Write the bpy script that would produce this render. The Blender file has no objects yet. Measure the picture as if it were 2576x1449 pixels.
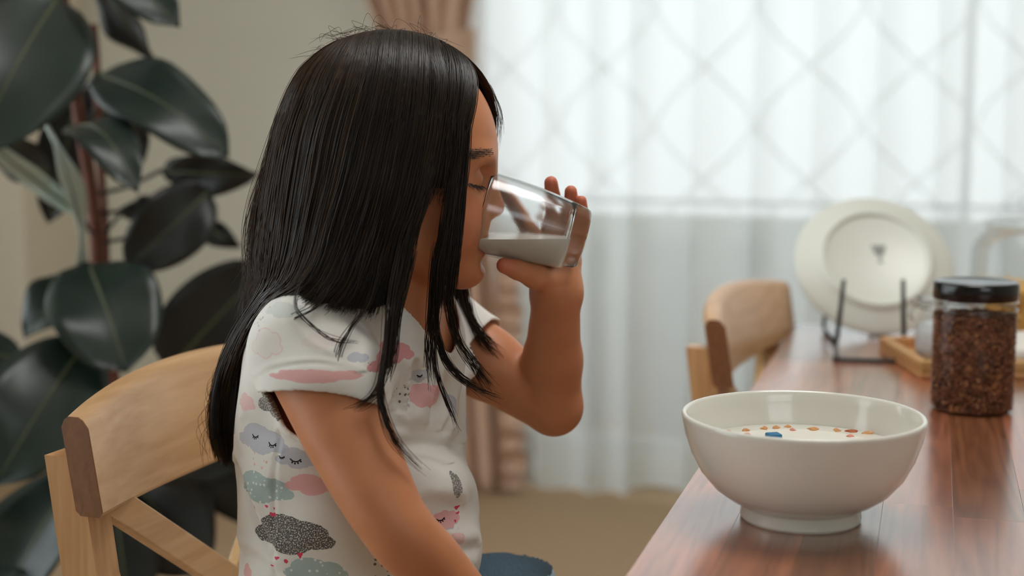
import bpy, bmesh, math, random
import numpy as np
from mathutils import Vector, Matrix
R = math.radians
scene = bpy.context.scene
COL = scene.collection
rng = np.random.default_rng(7)
random.seed(7)

# ------------------------------------------------------------------ camera, world, lights, exposure
FPX, CX, CY, CAMZ, PITCH = 3578.0, 1288.0, 724.5, 1.06, R(7.0)
cam_d = bpy.data.cameras.new('camera')
cam_d.lens = 50.0; cam_d.sensor_width = 36.0; cam_d.clip_start = 0.02
cam_d.dof.use_dof = True; cam_d.dof.focus_distance = 1.16; cam_d.dof.aperture_fstop = 3.2
cam = bpy.data.objects.new('camera', cam_d); COL.objects.link(cam)
cam.location = (0, 0, CAMZ); cam.rotation_euler = (R(90) - PITCH, 0, 0)
scene.camera = cam

scene.view_settings.view_transform = 'Standard'
scene.view_settings.look = 'None'
scene.view_settings.gamma = 1.0
scene.view_settings.use_curve_mapping = False
scene.view_settings.exposure = 1.15

# light path depth for an interior with sheer cloth and glass
scene.cycles.max_bounces = 8; scene.cycles.diffuse_bounces = 4; scene.cycles.glossy_bounces = 3; scene.cycles.transmission_bounces = 8; scene.cycles.transparent_max_bounces = 8
scene.cycles.adaptive_threshold = 0.06

world = bpy.data.worlds.new('overcast_sky'); scene.world = world
world.use_nodes = True
bg = world.node_tree.nodes['Background']
bg.inputs['Color'].default_value = (0.91, 0.968, 1.0, 1)
bg.inputs['Strength'].default_value = 1.4

WA = R(18.0)                                   # the window wall is turned 18 degrees
WT = Vector((math.cos(WA), -math.sin(WA), 0))  # along the wall, to the right
WN = Vector((-math.sin(WA), -math.cos(WA), 0)) # out of the wall, into the room
WO = Vector((0.316, 3.88, 0))
def W(u, v, z):
    return WO + WT * u + WN * v + Vector((0, 0, z))

def portal(name, loc, rot, sx, sy):
    d = bpy.data.lights.new(name, 'AREA'); d.shape = 'RECTANGLE'; d.size = sx; d.size_y = sy
    d.cycles.is_portal = True
    o = bpy.data.objects.new(name, d); COL.objects.link(o); o.location = loc; o.rotation_euler = rot
    return o
# daylight enters through the window opening behind the sheer curtain and through two added windows out of view
WIN_U0, WIN_U1, WIN_Z0, WIN_Z1 = -0.55, 2.30, 0.06, 2.25
portal('window_daylight', W((WIN_U0 + WIN_U1) / 2, -0.26, (WIN_Z0 + WIN_Z1) / 2),
       (R(90), 0, -WA + R(180) + R(180)), WIN_U1 - WIN_U0, WIN_Z1 - WIN_Z0)
# window added in the left wall, outside the view, for side light
LW_X, LW_Y0, LW_Y1, LW_Z0, LW_Z1 = -2.3, 0.25, 3.15, 0.15, 2.40
portal('added_left_daylight', (LW_X - 0.02, (LW_Y0 + LW_Y1) / 2, (LW_Z0 + LW_Z1) / 2), (R(90), 0, R(-90) + R(180)), LW_Y1 - LW_Y0, LW_Z1 - LW_Z0)
# unseen window added in the rear wall as front fill light
RW_X0, RW_X1, RW_Z0, RW_Z1, RW_Y = 0.2, 1.6, 1.45, 2.40, -1.6
portal('added_rear_daylight', ((RW_X0 + RW_X1) / 2, RW_Y - 0.02, (RW_Z0 + RW_Z1) / 2), (R(-90), 0, R(180)), RW_X1 - RW_X0, RW_Z1 - RW_Z0)

# ------------------------------------------------------------------ helpers
def P(px, py, Y):
    """world point seen at photo pixel (px, py), at world depth Y"""
    a = (px - CX) / FPX; b = -(py - CY) / FPX
    dy = math.cos(PITCH) + b * math.sin(PITCH); dz = -math.sin(PITCH) + b * math.cos(PITCH)
    return Vector((a * Y / dy, Y, CAMZ + dz * Y / dy))
def PZ(px, py, z):
    """world point at photo pixel on the horizontal plane z"""
    b = -(py - CY) / FPX
    dy = math.cos(PITCH) + b * math.sin(PITCH); dz = -math.sin(PITCH) + b * math.cos(PITCH)
    return P(px, py, (z - CAMZ) * dy / dz)
def srgb(r, g, b):
    f = lambda c: (c / 255 / 12.92) if c <= 10.3 else ((c / 255 + 0.055) / 1.055) ** 2.4
    return (f(r), f(g), f(b), 1.0)

class NT:
    """small node-tree helper"""
    def __init__(s, name):
        s.m = bpy.data.materials.new(name); s.m.use_nodes = True
        s.t = s.m.node_tree; s.t.nodes.clear()
        s.out = s.n('ShaderNodeOutputMaterial')
    def n(s, typ, inputs=None, **kw):
        x = s.t.nodes.new(typ)
        for k, v in kw.items(): setattr(x, k, v)
        for k, v in (inputs or {}).items():
            if hasattr(v, 'is_linked') or hasattr(v, 'links'): s.t.links.new(v, x.inputs[k])
            else: x.inputs[k].default_value = v
        return x
    def link(s, a, b): s.t.links.new(a, b)
    def math(s, op, a, b=0.0, c=0.0):
        return s.n('ShaderNodeMath', {0: a, 1: b, 2: c}, operation=op).outputs[0]
    def mix(s, f, a, b):
        x = s.t.nodes.new('ShaderNodeMix'); x.data_type = 'RGBA'
        for i, v in ((0, f), (6, a), (7, b)):
            if hasattr(v, 'links'): s.t.links.new(v, x.inputs[i])
            else: x.inputs[i].default_value = v
        return x.outputs[2]
    def surf(s, sh): s.t.links.new(sh, s.out.inputs['Surface'])
def bsdf(nt, **kw):
    x = nt.n('ShaderNodeBsdfPrincipled')
    for k, v in kw.items():
        k = k.replace('_', ' ')
        if hasattr(v, 'links'): nt.link(v, x.inputs[k])
        else: x.inputs[k].default_value = v
    return x
def mat_plain(name, col, rough=0.5, var=0.08, scale=30.0, bump=0.0, spec=0.5, metal=0.0, coat=0.0, sss=0.0):
    nt = NT(name)
    co = nt.n('ShaderNodeTexCoord').outputs['Object']
    nz = nt.n('ShaderNodeTexNoise', {'Vector': co, 'Scale': scale, 'Detail': 4.0}).outputs['Fac']
    dark = tuple(c * (1 - var) for c in col[:3]) + (1,); lite = tuple(min(1, c * (1 + var)) for c in col[:3]) + (1,)
    b = bsdf(nt, Base_Color=nt.mix(nz, dark, lite), Roughness=rough, Specular_IOR_Level=spec, Metallic=metal, Coat_Weight=coat)
    if sss:
        b.inputs['Subsurface Weight'].default_value = sss; b.inputs['Subsurface Radius'].default_value = (0.01, 0.008, 0.006)
        b.inputs['Subsurface Scale'].default_value = 0.5
    if bump:
        bn = nt.n('ShaderNodeBump', {'Height': nz, 'Strength': bump, 'Distance': 0.002})
        nt.link(bn.outputs[0], b.inputs['Normal'])
    nt.surf(b.outputs[0]); return nt.m
def mat_wood(name, c0, c1, axis=0, rough=0.4, ring=18.0, stretch=0.06, hue_var=0.25, coat=0.0, spec=0.5, cior=1.5, crough=0.25):
    """wood with grain along one object axis; every piece gets its own tone"""
    nt = NT(name)
    co = nt.n('ShaderNodeTexCoord').outputs['Object']
    rnd = nt.n('ShaderNodeObjectInfo').outputs['Random']
    off = nt.n('ShaderNodeCombineXYZ', {0: nt.math('MULTIPLY', rnd, 13.0), 1: nt.math('MULTIPLY', rnd, 7.0), 2: nt.math('MULTIPLY', rnd, 29.0)}).outputs[0]
    sc = [1.0, 1.0, 1.0]; sc[axis] = stretch
    v = nt.n('ShaderNodeVectorMath', {0: co, 1: sc}, operation='MULTIPLY').outputs[0]
    v = nt.n('ShaderNodeVectorMath', {0: v, 1: off}, operation='ADD').outputs[0]
    big = nt.n('ShaderNodeTexNoise', {'Vector': v, 'Scale': ring, 'Detail': 3.0, 'Distortion': 0.6}).outputs['Fac']
    fine = nt.n('ShaderNodeTexNoise', {'Vector': v, 'Scale': ring * 14, 'Detail': 3.0}).outputs['Fac']
    rings = nt.math('SINE', nt.math('MULTIPLY', big, 60.0))
    f = nt.math('ADD', nt.math('MULTIPLY', rings, 0.16), nt.math('MULTIPLY', fine, 0.75))
    f = nt.n('ShaderNodeClamp', {0: f}).outputs[0]
    col = nt.mix(f, c0, c1)
    hs = nt.n('ShaderNodeHueSaturation', {'Color': col, 'Value': nt.math('MULTIPLY_ADD', rnd, hue_var * 2, 1 - hue_var),
              'Hue': nt.math('MULTIPLY_ADD', rnd, -0.014, 0.507)}).outputs[0]
    b = bsdf(nt, Base_Color=hs, Roughness=nt.math('MULTIPLY_ADD', fine, 0.12, rough - 0.06), Coat_Weight=coat, Coat_Roughness=crough, Coat_IOR=cior, Specular_IOR_Level=spec)
    bn = nt.n('ShaderNodeBump', {'Height': fine, 'Strength': 0.12, 'Distance': 0.001})
    nt.link(bn.outputs[0], b.inputs['Normal'])
    nt.surf(b.outputs[0]); return nt.m
def mat_clear(name, tint=(1, 1, 1, 1), edge=0.5):
    """thin clear glass or plastic wall"""
    nt = NT(name)
    tr = nt.n('ShaderNodeBsdfTransparent', {'Color': tint}); gl = nt.n('ShaderNodeBsdfGlossy', {'Roughness': 0.03})
    fr = nt.n('ShaderNodeFresnel', {'IOR': 1.45}).outputs[0]
    fr = nt.math('MULTIPLY', fr, edge)
    mx = nt.n('ShaderNodeMixShader', {0: fr, 1: tr.outputs[0], 2: gl.outputs[0]})
    nt.surf(mx.outputs[0]); return nt.m

class MB:
    """collects shapes, builds one mesh object"""
    def __init__(s): s.v = []; s.f = []; s.sm = []
    def add(s, vs, fs, smooth=True):
        o = len(s.v); s.v += [tuple(v) for v in vs]; s.f += [tuple(i + o for i in f) for f in fs]; s.sm += [smooth] * len(fs); return s
    def box(s, lo, hi, M=None, bev=0.0):
        bm = bmesh.new(); bmesh.ops.create_cube(bm, size=1)
        lo = Vector(lo); hi = Vector(hi)
        for v in bm.verts: v.co = Vector([(lo[i] + hi[i]) / 2 + v.co[i] * (hi[i] - lo[i]) for i in range(3)])
        if bev: bmesh.ops.bevel(bm, geom=bm.edges[:], offset=bev, segments=2, profile=0.5, affect='EDGES')
        return s.bm(bm, M)
    def bm(s, bm, M=None, smooth=False):
        bm.verts.ensure_lookup_table()
        vs = [(M @ v.co) if M else v.co.copy() for v in bm.verts]
        s.add(vs, [[v.index for v in f.verts] for f in bm.faces], smooth); bm.free(); return s
    def tube(s, pts, rad, n=8, cap=True, flat=1.0, up=None):
        pts = [Vector(p) for p in pts]; k = len(pts)
        if not hasattr(rad, '__len__'): rad = [rad] * k
        o = len(s.v); prev = None
        for i, p in enumerate(pts):
            t = (pts[min(i + 1, k - 1)] - pts[max(i - 1, 0)]).normalized()
            if prev is None:
                a = Vector(up) if up else (Vector((0, 0, 1)) if abs(t.z) < 0.9 else Vector((1, 0, 0)))
            else: a = prev
            a = (a - t * a.dot(t)).normalized(); prev = a; b = t.cross(a)
            for j in range(n):
                an = 2 * math.pi * j / n
                s.v.append(tuple(p + a * math.cos(an) * rad[i] + b * math.sin(an) * rad[i] * flat))
        for i in range(k - 1):
            for j in range(n):
                s.f.append((o + i * n + j, o + i * n + (j + 1) % n, o + (i + 1) * n + (j + 1) % n, o + (i + 1) * n + j)); s.sm.append(True)
        if cap:
            s.f.append(tuple(o + j for j in range(n))[::-1]); s.sm.append(False)
            s.f.append(tuple(o + (k - 1) * n + j for j in range(n))); s.sm.append(False)
        return s
    def lathe(s, prof, M=None, n=64, smooth=True, wob=None):
        """prof: list of (radius, z); closed at ends if radius is 0"""
        o = len(s.v); rows = []
        for (r, z) in prof:
            if r < 1e-7: rows.append([len(s.v)]); s.v.append(tuple((M @ Vector((0, 0, z))) if M else (0, 0, z)))
            else:
                row = []
                for j in range(n):
                    a = 2 * math.pi * j / n; rr = r * (wob(a, z) if wob else 1)
                    p = Vector((rr * math.cos(a), rr * math.sin(a), z)); row.append(len(s.v)); s.v.append(tuple(M @ p if M else p))
                rows.append(row)
        for A, B in zip(rows, rows[1:]):
            for j in range(n):
                k = (j + 1) % n
                if len(A) == 1 and len(B) == 1: continue
                if len(A) == 1: s.f.append((A[0], B[k], B[j]))
                elif len(B) == 1: s.f.append((A[j], A[k], B[0]))
                else: s.f.append((A[j], A[k], B[k], B[j]))
                s.sm.append(smooth)
        return s
    def grid(s, fn, nu, nv, smooth=True):
        o = len(s.v)
        for i in range(nu):
            for j in range(nv): s.v.append(tuple(fn(i / (nu - 1), j / (nv - 1))))
        for i in range(nu - 1):
            for j in range(nv - 1):
                a = o + i * nv + j; s.f.append((a, a + nv, a + nv + 1, a + 1)); s.sm.append(smooth)
        return s
    def mesh(s, name):
        me = bpy.data.meshes.new(name); me.from_pydata(s.v, [], s.f); me.polygons.foreach_set('use_smooth', s.sm); me.update(); return me
    def build(s, name, m, parent=None, label=None, cat=None, group=None, kind=None):
        o = bpy.data.objects.new(name, s.mesh(name)); return finish(o, m, parent, label, cat, group, kind)
def finish(o, m, parent=None, label=None, cat=None, group=None, kind=None):
    COL.objects.link(o)
    if m: o.data.materials.append(m)
    if parent:
        o.parent = parent; o.matrix_parent_inverse = Matrix.Translation(-parent.location)
    if label: o['label'] = label
    if cat: o['category'] = cat
    if group: o['group'] = group
    if kind: o['kind'] = kind
    return o
def thing(name, loc, label, cat, group=None):
    o = bpy.data.objects.new(name, None); COL.objects.link(o); o.location = loc; o.empty_display_size = 0.05
    o['label'] = label; o['category'] = cat
    if group: o['group'] = group
    return o
def solidify(o, t, off=-1):
    md = o.modifiers.new('thickness', 'SOLIDIFY'); md.thickness = t; md.offset = off; return o
def frame(loc, x, z):
    """matrix with given x axis and z axis"""
    z = Vector(z).normalized(); x = Vector(x); x = (x - z * x.dot(z)).normalized(); y = z.cross(x)
    return Matrix(((x.x, y.x, z.x, loc[0]), (x.y, y.y, z.y, loc[1]), (x.z, y.z, z.z, loc[2]), (0, 0, 0, 1)))
def catmull(pts, n):
    P_ = np.array([list(p) for p in pts], float); k = len(P_)
    t = np.linspace(0, k - 1 - 1e-9, n); i = t.astype(int); u = (t - i)[:, None]
    g = lambda j: P_[np.clip(j, 0, k - 1)]
    a, b, c, d = g(i - 1), g(i), g(i + 1), g(i + 2)
    return 0.5 * ((2 * b) + (-a + c) * u + (2 * a - 5 * b + 4 * c - d) * u ** 2 + (-a + 3 * b - 3 * c + d) * u ** 3)

# ------------------------------------------------------------------ materials
M = {}
M['wall'] = mat_plain('warm_grey_wall_paint', srgb(218, 215, 200), 0.8, 0.03, 6, 0.1)
M['wall_low'] = mat_plain('dim_wall_paint', srgb(186, 180, 166), 0.85, 0.04, 6)
M['trim'] = mat_plain('cream_trim_paint', srgb(236, 228, 210), 0.5, 0.02, 12)
M['ceil'] = mat_plain('white_ceiling_paint', srgb(232, 230, 224), 0.9, 0.02, 8)
M['balcony'] = mat_plain('balcony_render', srgb(206, 206, 200), 0.85, 0.05, 8)
M['balcony_floor'] = mat_plain('balcony_tiles', srgb(128, 108, 88), 0.8, 0.1, 8)
M['floor'] = mat_plain('tan_carpet', srgb(178, 150, 118), 0.95, 0.10, 60, 0.4)
M['frame'] = mat_plain('white_window_frame', srgb(235, 237, 238), 0.4, 0.02, 20)
M['pane'] = mat_clear('window_pane', (0.98, 0.99, 0.99, 1), 0.5)
M['grille'] = mat_plain('grey_iron_grille', srgb(120, 126, 130), 0.5, 0.1, 40)
M['drape'] = mat_plain('dusty_beige_drape', srgb(206, 172, 148), 0.8, 0.05, 120, 0.2)
M['black'] = mat_plain('black_painted_wire', srgb(22, 22, 24), 0.35, 0.1, 60)
M['black_lid'] = mat_plain('black_plastic_lid', srgb(18, 17, 18), 0.18, 0.1, 60)
M['bowl'] = mat_plain('white_glazed_ceramic', srgb(233, 230, 220), 0.18, 0.015, 20, coat=0.3)
M['plate'] = mat_plain('pale_grey_ceramic', srgb(222, 224, 214), 0.35, 0.03, 20)
M['ink'] = mat_plain('grey_ink', srgb(95, 95, 95), 0.6, 0.1, 50)
M['chairwood'] = mat_wood('pale_birch_wood_y', srgb(194, 148, 98), srgb(226, 186, 138), 1, 0.36, 14, 0.07, 0.06, 0.15)
M['chairwood_z'] = mat_wood('pale_birch_wood_z', srgb(188, 138, 86), srgb(222, 178, 126), 2, 0.36, 14, 0.07, 0.06, 0.15)
M['endgrain'] = mat_wood('brown_end_grain', srgb(118, 74, 44), srgb(150, 98, 60), 2, 0.4, 30, 0.5, 0.05, 0.1)
M['tablewood'] = mat_wood('oiled_acacia_wood', srgb(124, 66, 40), srgb(196, 124, 84), 1, 0.33, 16, 0.07, 0.42, 1.0, 0.5, 2.2, 0.20)
M['traywood'] = mat_wood('light_tray_wood', srgb(190, 140, 88), srgb(218, 172, 118), 0, 0.45, 16, 0.07, 0.1)
M['leaf'] = mat_plain('rubber_plant_leaf', srgb(26, 42, 35), 0.38, 0.35, 14, spec=0.55)
M['leaf_dark'] = mat_plain('rubber_plant_leaf_dark', srgb(32, 34, 32), 0.4, 0.35, 14, spec=0.45)
M['leaf_sheen'] = mat_plain('painted_leaf_sheen', srgb(196, 212, 204), 0.3, 0.15, 14, spec=0.6)  # near-white base colour paints in the sheen of leaves catching the light
M['rib'] = mat_plain('leaf_midrib', srgb(84, 92, 60), 0.4, 0.2, 30)
M['stem'] = mat_plain('brown_stem', srgb(104, 58, 40), 0.7, 0.35, 60, 0.5)
M['pot'] = mat_plain('dark_grey_pot', srgb(52, 52, 52), 0.5, 0.1, 20)
M['soil'] = mat_plain('soil', srgb(48, 36, 28), 0.95, 0.3, 90, 0.6)
M['clear'] = mat_clear('clear_jar_wall', (0.975, 0.985, 0.985, 1), 0.4)
M['steel'] = mat_plain('steel_wire', srgb(190, 192, 194), 0.25, 0.05, 40, metal=1.0)
# ------------------------------------------------------------------ the room
ROOM_L, ROOM_R, ROOM_H = -2.3, 3.0, 2.55
MB().box((-3.2, RW_Y - 0.1, -0.08), (3.6, 5.4, 0.0)).build('floor', M['floor'], kind='structure')
MB().box((-3.2, RW_Y - 0.1, ROOM_H), (3.6, 5.4, ROOM_H + 0.08)).build('ceiling', M['ceil'], kind='structure')
MW = Matrix(((WT.x, WN.x, 0, WO.x), (WT.y, WN.y, 0, WO.y), (0, 0, 1, 0), (0, 0, 0, 1)))
b = MB()
U0, U1, V0, V1 = -3.6, 4.2, -0.30, -0.15
b.box((U0, V0, 0), (WIN_U0, V1, ROOM_H), MW); b.box((WIN_U1, V0, 0), (U1, V1, ROOM_H), MW)
b.box((WIN_U0, V0, 0), (WIN_U1, V1, WIN_Z0), MW); b.box((WIN_U0, V0, WIN_Z1), (WIN_U1, V1, ROOM_H), MW)
b.build('wall_window', M['wall'], kind='structure')
MB().box((U0, V1, 0), (U1, V1 + 0.015, 0.09), MW).build('baseboard_window', M['trim'], kind='structure')
b = MB(); x0, x1 = ROOM_L - 0.1, ROOM_L
b.box((x0, RW_Y - 0.1, 0), (x1, LW_Y0, ROOM_H)); b.box((x0, LW_Y1, 0), (x1, 5.4, ROOM_H))
b.box((x0, LW_Y0, 0), (x1, LW_Y1, LW_Z0)); b.box((x0, LW_Y0, LW_Z1), (x1, LW_Y1, ROOM_H))
b.build('wall_left', M['wall'], kind='structure')
MB().box((ROOM_R, RW_Y - 0.1, 0), (ROOM_R + 0.1, 4.4, ROOM_H)).build('wall_right', M['wall'], kind='structure')
b = MB()
b.box((-3.2, RW_Y - 0.1, 0), (RW_X0, RW_Y, ROOM_H)); b.box((RW_X1, RW_Y - 0.1, 0), (3.6, RW_Y, ROOM_H))
b.box((RW_X0, RW_Y - 0.1, 0), (RW_X1, RW_Y, RW_Z0)); b.box((RW_X0, RW_Y - 0.1, RW_Z1), (RW_X1, RW_Y, ROOM_H))
b.build('wall_rear', M['wall'], kind='structure')
# pale pilaster at the far left of the view
def px_u(px, v, z=1.0):
    """u along the wall (at offset v) seen in column px"""
    lo, hi = -3.5, 4.0
    for _ in range(50):
        m = (lo + hi) / 2; p = W(m, v, z)
        d = p.y * math.cos(PITCH) - (p.z - CAMZ) * math.sin(PITCH)
        if CX + FPX * p.x / d < px: lo = m
        else: hi = m
    return lo
ua, ub = px_u(-420, 0.18), px_u(50, 0.18)
MB().box((ua, V1, 0), (ub, 0.18, ROOM_H), MW, 0.006).build('trim_1', M['trim'], kind='structure')

# window behind the sheer curtain: frame, rails, panes, sill
win = thing('window_1', W(0.9, -0.22, WIN_Z0), 'wide glazed window glowing white behind the sheer curtain', 'window'); del win['category']; win['kind'] = 'structure'
b = MB(); fr = 0.045
b.box((WIN_U0, -0.28, WIN_Z0), (WIN_U1, -0.21, WIN_Z0 + fr), MW); b.box((WIN_U0, -0.28, WIN_Z1 - fr), (WIN_U1, -0.21, WIN_Z1), MW)
b.box((WIN_U0, -0.28, WIN_Z0), (WIN_U0 + fr, -0.21, WIN_Z1), MW); b.box((WIN_U1 - fr, -0.28, WIN_Z0), (WIN_U1, -0.21, WIN_Z1), MW)
b.build('window_frame', M['frame'], win)
npan = 2; wpan = (WIN_U1 - WIN_U0) / npan
for i in range(npan):
    if i: MB().box((WIN_U0 + i * wpan - 0.012, -0.27, WIN_Z0), (WIN_U0 + i * wpan + 0.012, -0.22, WIN_Z1), MW).build('mullion', M['frame'], win)
    MB().box((WIN_U0 + i * wpan + 0.005, -0.247, WIN_Z0), (WIN_U0 + (i + 1) * wpan - 0.005, -0.243, WIN_Z1), MW).build('pane', M['pane'], win)
MB().box((WIN_U0 - 0.03, -0.21, WIN_Z0 - 0.03), (WIN_U1 + 0.03, -0.145, WIN_Z0), MW, 0.004).build('window_sill', M['frame'], win)
# balcony outside: floor slab and pale parapet that shows through the lower part of the sheer
MB().box((-2.2, -1.15, -0.12), (4.4, -0.30, -0.02), MW).build('floor_balcony', M['balcony_floor'], kind='structure')
par_z = P(1600, 548, 4.75).z
MB().box((-2.2, -1.15, -0.02), (4.4, -1.00, par_z), MW, 0.01).build('wall_parapet', M['balcony'], kind='structure')
# frame and pane of the added left-wall window, outside the view
win2 = thing('added_window_left', (LW_X, (LW_Y0 + LW_Y1) / 2, LW_Z0), 'added unseen window in the left wall giving side light', 'window'); del win2['category']; win2['kind'] = 'structure'
b = MB(); ym = (LW_Y0 + LW_Y1) / 2
for (y0, y1, z0, z1) in ((LW_Y0, LW_Y1, LW_Z0, LW_Z0 + .04), (LW_Y0, LW_Y1, LW_Z1 - .04, LW_Z1), (LW_Y0, LW_Y0 + .04, LW_Z0, LW_Z1), (LW_Y1 - .04, LW_Y1, LW_Z0, LW_Z1), (ym - .02, ym + .02, LW_Z0, LW_Z1)):
    b.box((LW_X - 0.08, y0, z0), (LW_X - 0.03, y1, z1))
b.build('window_frame', M['frame'], win2)
MB().box((LW_X - 0.056, LW_Y0 + .01, LW_Z0 + .01), (LW_X - 0.052, LW_Y1 - .01, LW_Z1 - .01)).build('pane', M['pane'], win2)

win3 = thing('added_window_rear', ((RW_X0 + RW_X1) / 2, RW_Y, RW_Z0), 'added unseen window in the rear wall giving front fill light', 'window'); del win3['category']; win3['kind'] = 'structure'  # added out of view to fill the camera-facing sides
b = MB(); xm = (RW_X0 + RW_X1) / 2
for (x0, x1, z0, z1) in ((RW_X0, RW_X1, RW_Z0, RW_Z0 + .04), (RW_X0, RW_X1, RW_Z1 - .04, RW_Z1), (RW_X0, RW_X0 + .04, RW_Z0, RW_Z1), (RW_X1 - .04, RW_X1, RW_Z0, RW_Z1), (xm - .02, xm + .02, RW_Z0, RW_Z1)):
    b.box((x0, RW_Y - 0.08, z0), (x1, RW_Y - 0.03, z1))
b.build('window_frame', M['frame'], win3)
MB().box((RW_X0 + .01, RW_Y - 0.056, RW_Z0 + .01), (RW_X1 - .01, RW_Y - 0.052, RW_Z1 - .01)).build('pane', M['pane'], win3)

# iron grille outside the window: sinuous bars that cross into tall diamonds, on two rails
gr = thing('window_grille', W(0.9, -0.36, WIN_Z0), 'faint grey diamond lattice grille outside the window behind the sheer', 'grille')
for zr in (0.80, 1.62): MB().tube([W(WIN_U0, -0.36, zr), W(WIN_U1, -0.36, zr)], 0.007, 8).build('rail', M['grille'], gr)
per = 0.30
nb = int((WIN_U1 - WIN_U0) / per) + 1
for i in range(nb):
    for sgn in (-1, 1):
        pts = []
        for k in range(33):
            z = WIN_Z0 - 0.02 + (WIN_Z1 - WIN_Z0 + 0.04) * k / 32
            ph = (z - 0.865) / 0.33 * math.pi
            tri = math.asin(0.93 * math.sin(ph)) / math.asin(0.93)
            pts.append(W(WIN_U0 + (i + 0.3) * per + sgn * tri * per * 0.5, -0.36 + 0.004 * sgn, z))
        MB().tube(pts, 0.0028, 6).build('bar', M['grille'], gr)

# sheer curtain with S-shaped folds
nt = NT('white_sheer_voile')
co = nt.n('ShaderNodeTexCoord').outputs['Object']
wv = nt.n('ShaderNodeTexNoise', {'Vector': co, 'Scale': 900.0, 'Detail': 1.0}).outputs['Fac']
tr = nt.n('ShaderNodeBsdfTransparent', {'Color': (1, 1, 1, 1)})
df = nt.n('ShaderNodeBsdfDiffuse', {'Color': (0.84, 0.88, 0.88, 1)}); tl = nt.n('ShaderNodeBsdfTranslucent', {'Color': (0.84, 0.88, 0.88, 1)})
cl = nt.n('ShaderNodeMixShader', {0: 0.24, 1: df.outputs[0], 2: tl.outputs[0]})
mx = nt.n('ShaderNodeMixShader', {0: nt.math('MULTIPLY_ADD', wv, 0.05, 0.835), 1: tr.outputs[0], 2: cl.outputs[0]})
nt.surf(mx.outputs[0]); M['sheer'] = nt.m
SH_U0, SH_U1 = px_u(1185, 0), 2.6
folds = []; u = SH_U0
while u < SH_U1:
    w = random.uniform(0.11, 0.21); folds.append((u, w, random.uniform(0.018, 0.036), random.uniform(0.10, 0.34), random.uniform(-0.02, 0.02), random.uniform(0.2, 1.0))); u += w
def sheer_pt(fu, fz):
    i = min(int(fu * len(folds)), len(folds) - 1); s = fu * len(folds) - i
    u0, w, amp, ov, dr, low = folds[i]; nxt = folds[min(i + 1, len(folds) - 1)]
    z = 2.40 - fz * (2.40 - 0.012 - 0.02 * math.sin(fu * 40))
    fl = 1 + 0.9 * fz ** 2 * low                       # folds open out towards the floor
    a = 2 * math.pi * s
    uu = u0 + w * s + w * ov * math.sin(a) * math.sin(a * 0.5) * (0.6 + 0.4 * fl) * 0.5 + dr * (1 - s) * fz + nxt[4] * s * fz
    vv = (amp * (1 - s) + nxt[2] * s) * (0.5 - 0.5 * math.cos(a)) * fl * 1.6 + 0.004 * math.sin(9 * z + 20 * fu)
    return W(uu, vv, max(z, 0.008))
MB().grid(sheer_pt, len(folds) * 16 + 1, 40).build('sheer_curtain', M['sheer'], label='white translucent sheer curtain hanging in soft folds across the bright window', cat='curtain')

# beige drape gathered beside the window with a tieback band
dr = thing('drape', W(px_u(1080, 0.1), 0.1, 0), 'dusty beige gathered curtain tied back between the wall and the sheer', 'curtain')
ztie = P(1080, 128, 4.0).z
def drape_pt(fu, fz):
    z = 2.40 - fz * (2.40 - 0.01)
    cinch = math.exp(-((z - ztie) / 0.16) ** 2)
    below = max(0.0, (ztie - z)) / ztie
    l = px_u(905, 0.1) + (0.07 * cinch) + 0.10 * below; r = px_u(1196, 0.1) - 0.02 * cinch + 0.075 * below
    n = 6.0 + 0.25 * math.sin(fu * 5); a = 2 * math.pi * n * fu
    amp = 0.044 * (1 - 0.55 * cinch) * (0.7 + 0.3 * math.sin(13 * fu + 1))
    uu = l + (r - l) * fu + 0.012 * math.sin(2 * a) * (1 - cinch)
    vv = 0.10 + amp * math.cos(a) + 0.012 * math.sin(5 * fu + 3 * z) + 0.02 * cinch * math.sin(math.pi * fu)
    return W(uu, vv, z)
o = MB().grid(drape_pt, 150, 60).build('cloth', M['drape'], dr); solidify(o, 0.003, 0)
def tie_pt(fu, fz):
    a = math.pi * 2 * fu; l = px_u(925, 0.1) + 0.04; r = px_u(1190, 0.1) - 0.0
    h = 0.045 * (1 + 0.12 * math.sin(fu * 22))
    zc = ztie - 0.012 + 0.02 * math.cos(a)
    return W((l + r) / 2 + (r - l) / 2 * 1.03 * math.cos(a), 0.098 + 0.058 * math.sin(a) + 0.004 * math.sin(a * 9 + 4 * fz), zc + h * (1 - 2 * fz))
o = MB().grid(tie_pt, 80, 10).build('tieback', M['drape'], dr); solidify(o, 0.004, 0)
def ruf_pt(fu, fz):                                            # frilled edge of the drape, below the tieback
    z = 0.012 + fz * 0.66
    u0 = px_u(1240, 0.1); wd = 0.085 * (0.55 + 0.45 * min(1, (0.94 - z) * 1.6))
    return W(u0 + fu * wd, 0.075 + (0.006 + 0.020 * fu) * math.sin(z * 95 + 2.0 * math.sin(z * 12)) , z + 0.012 * fu * math.sin(z * 60))
o = MB().grid(ruf_pt, 8, 190).build('ruffle', M['drape'], dr); solidify(o, 0.003, 0)

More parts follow.
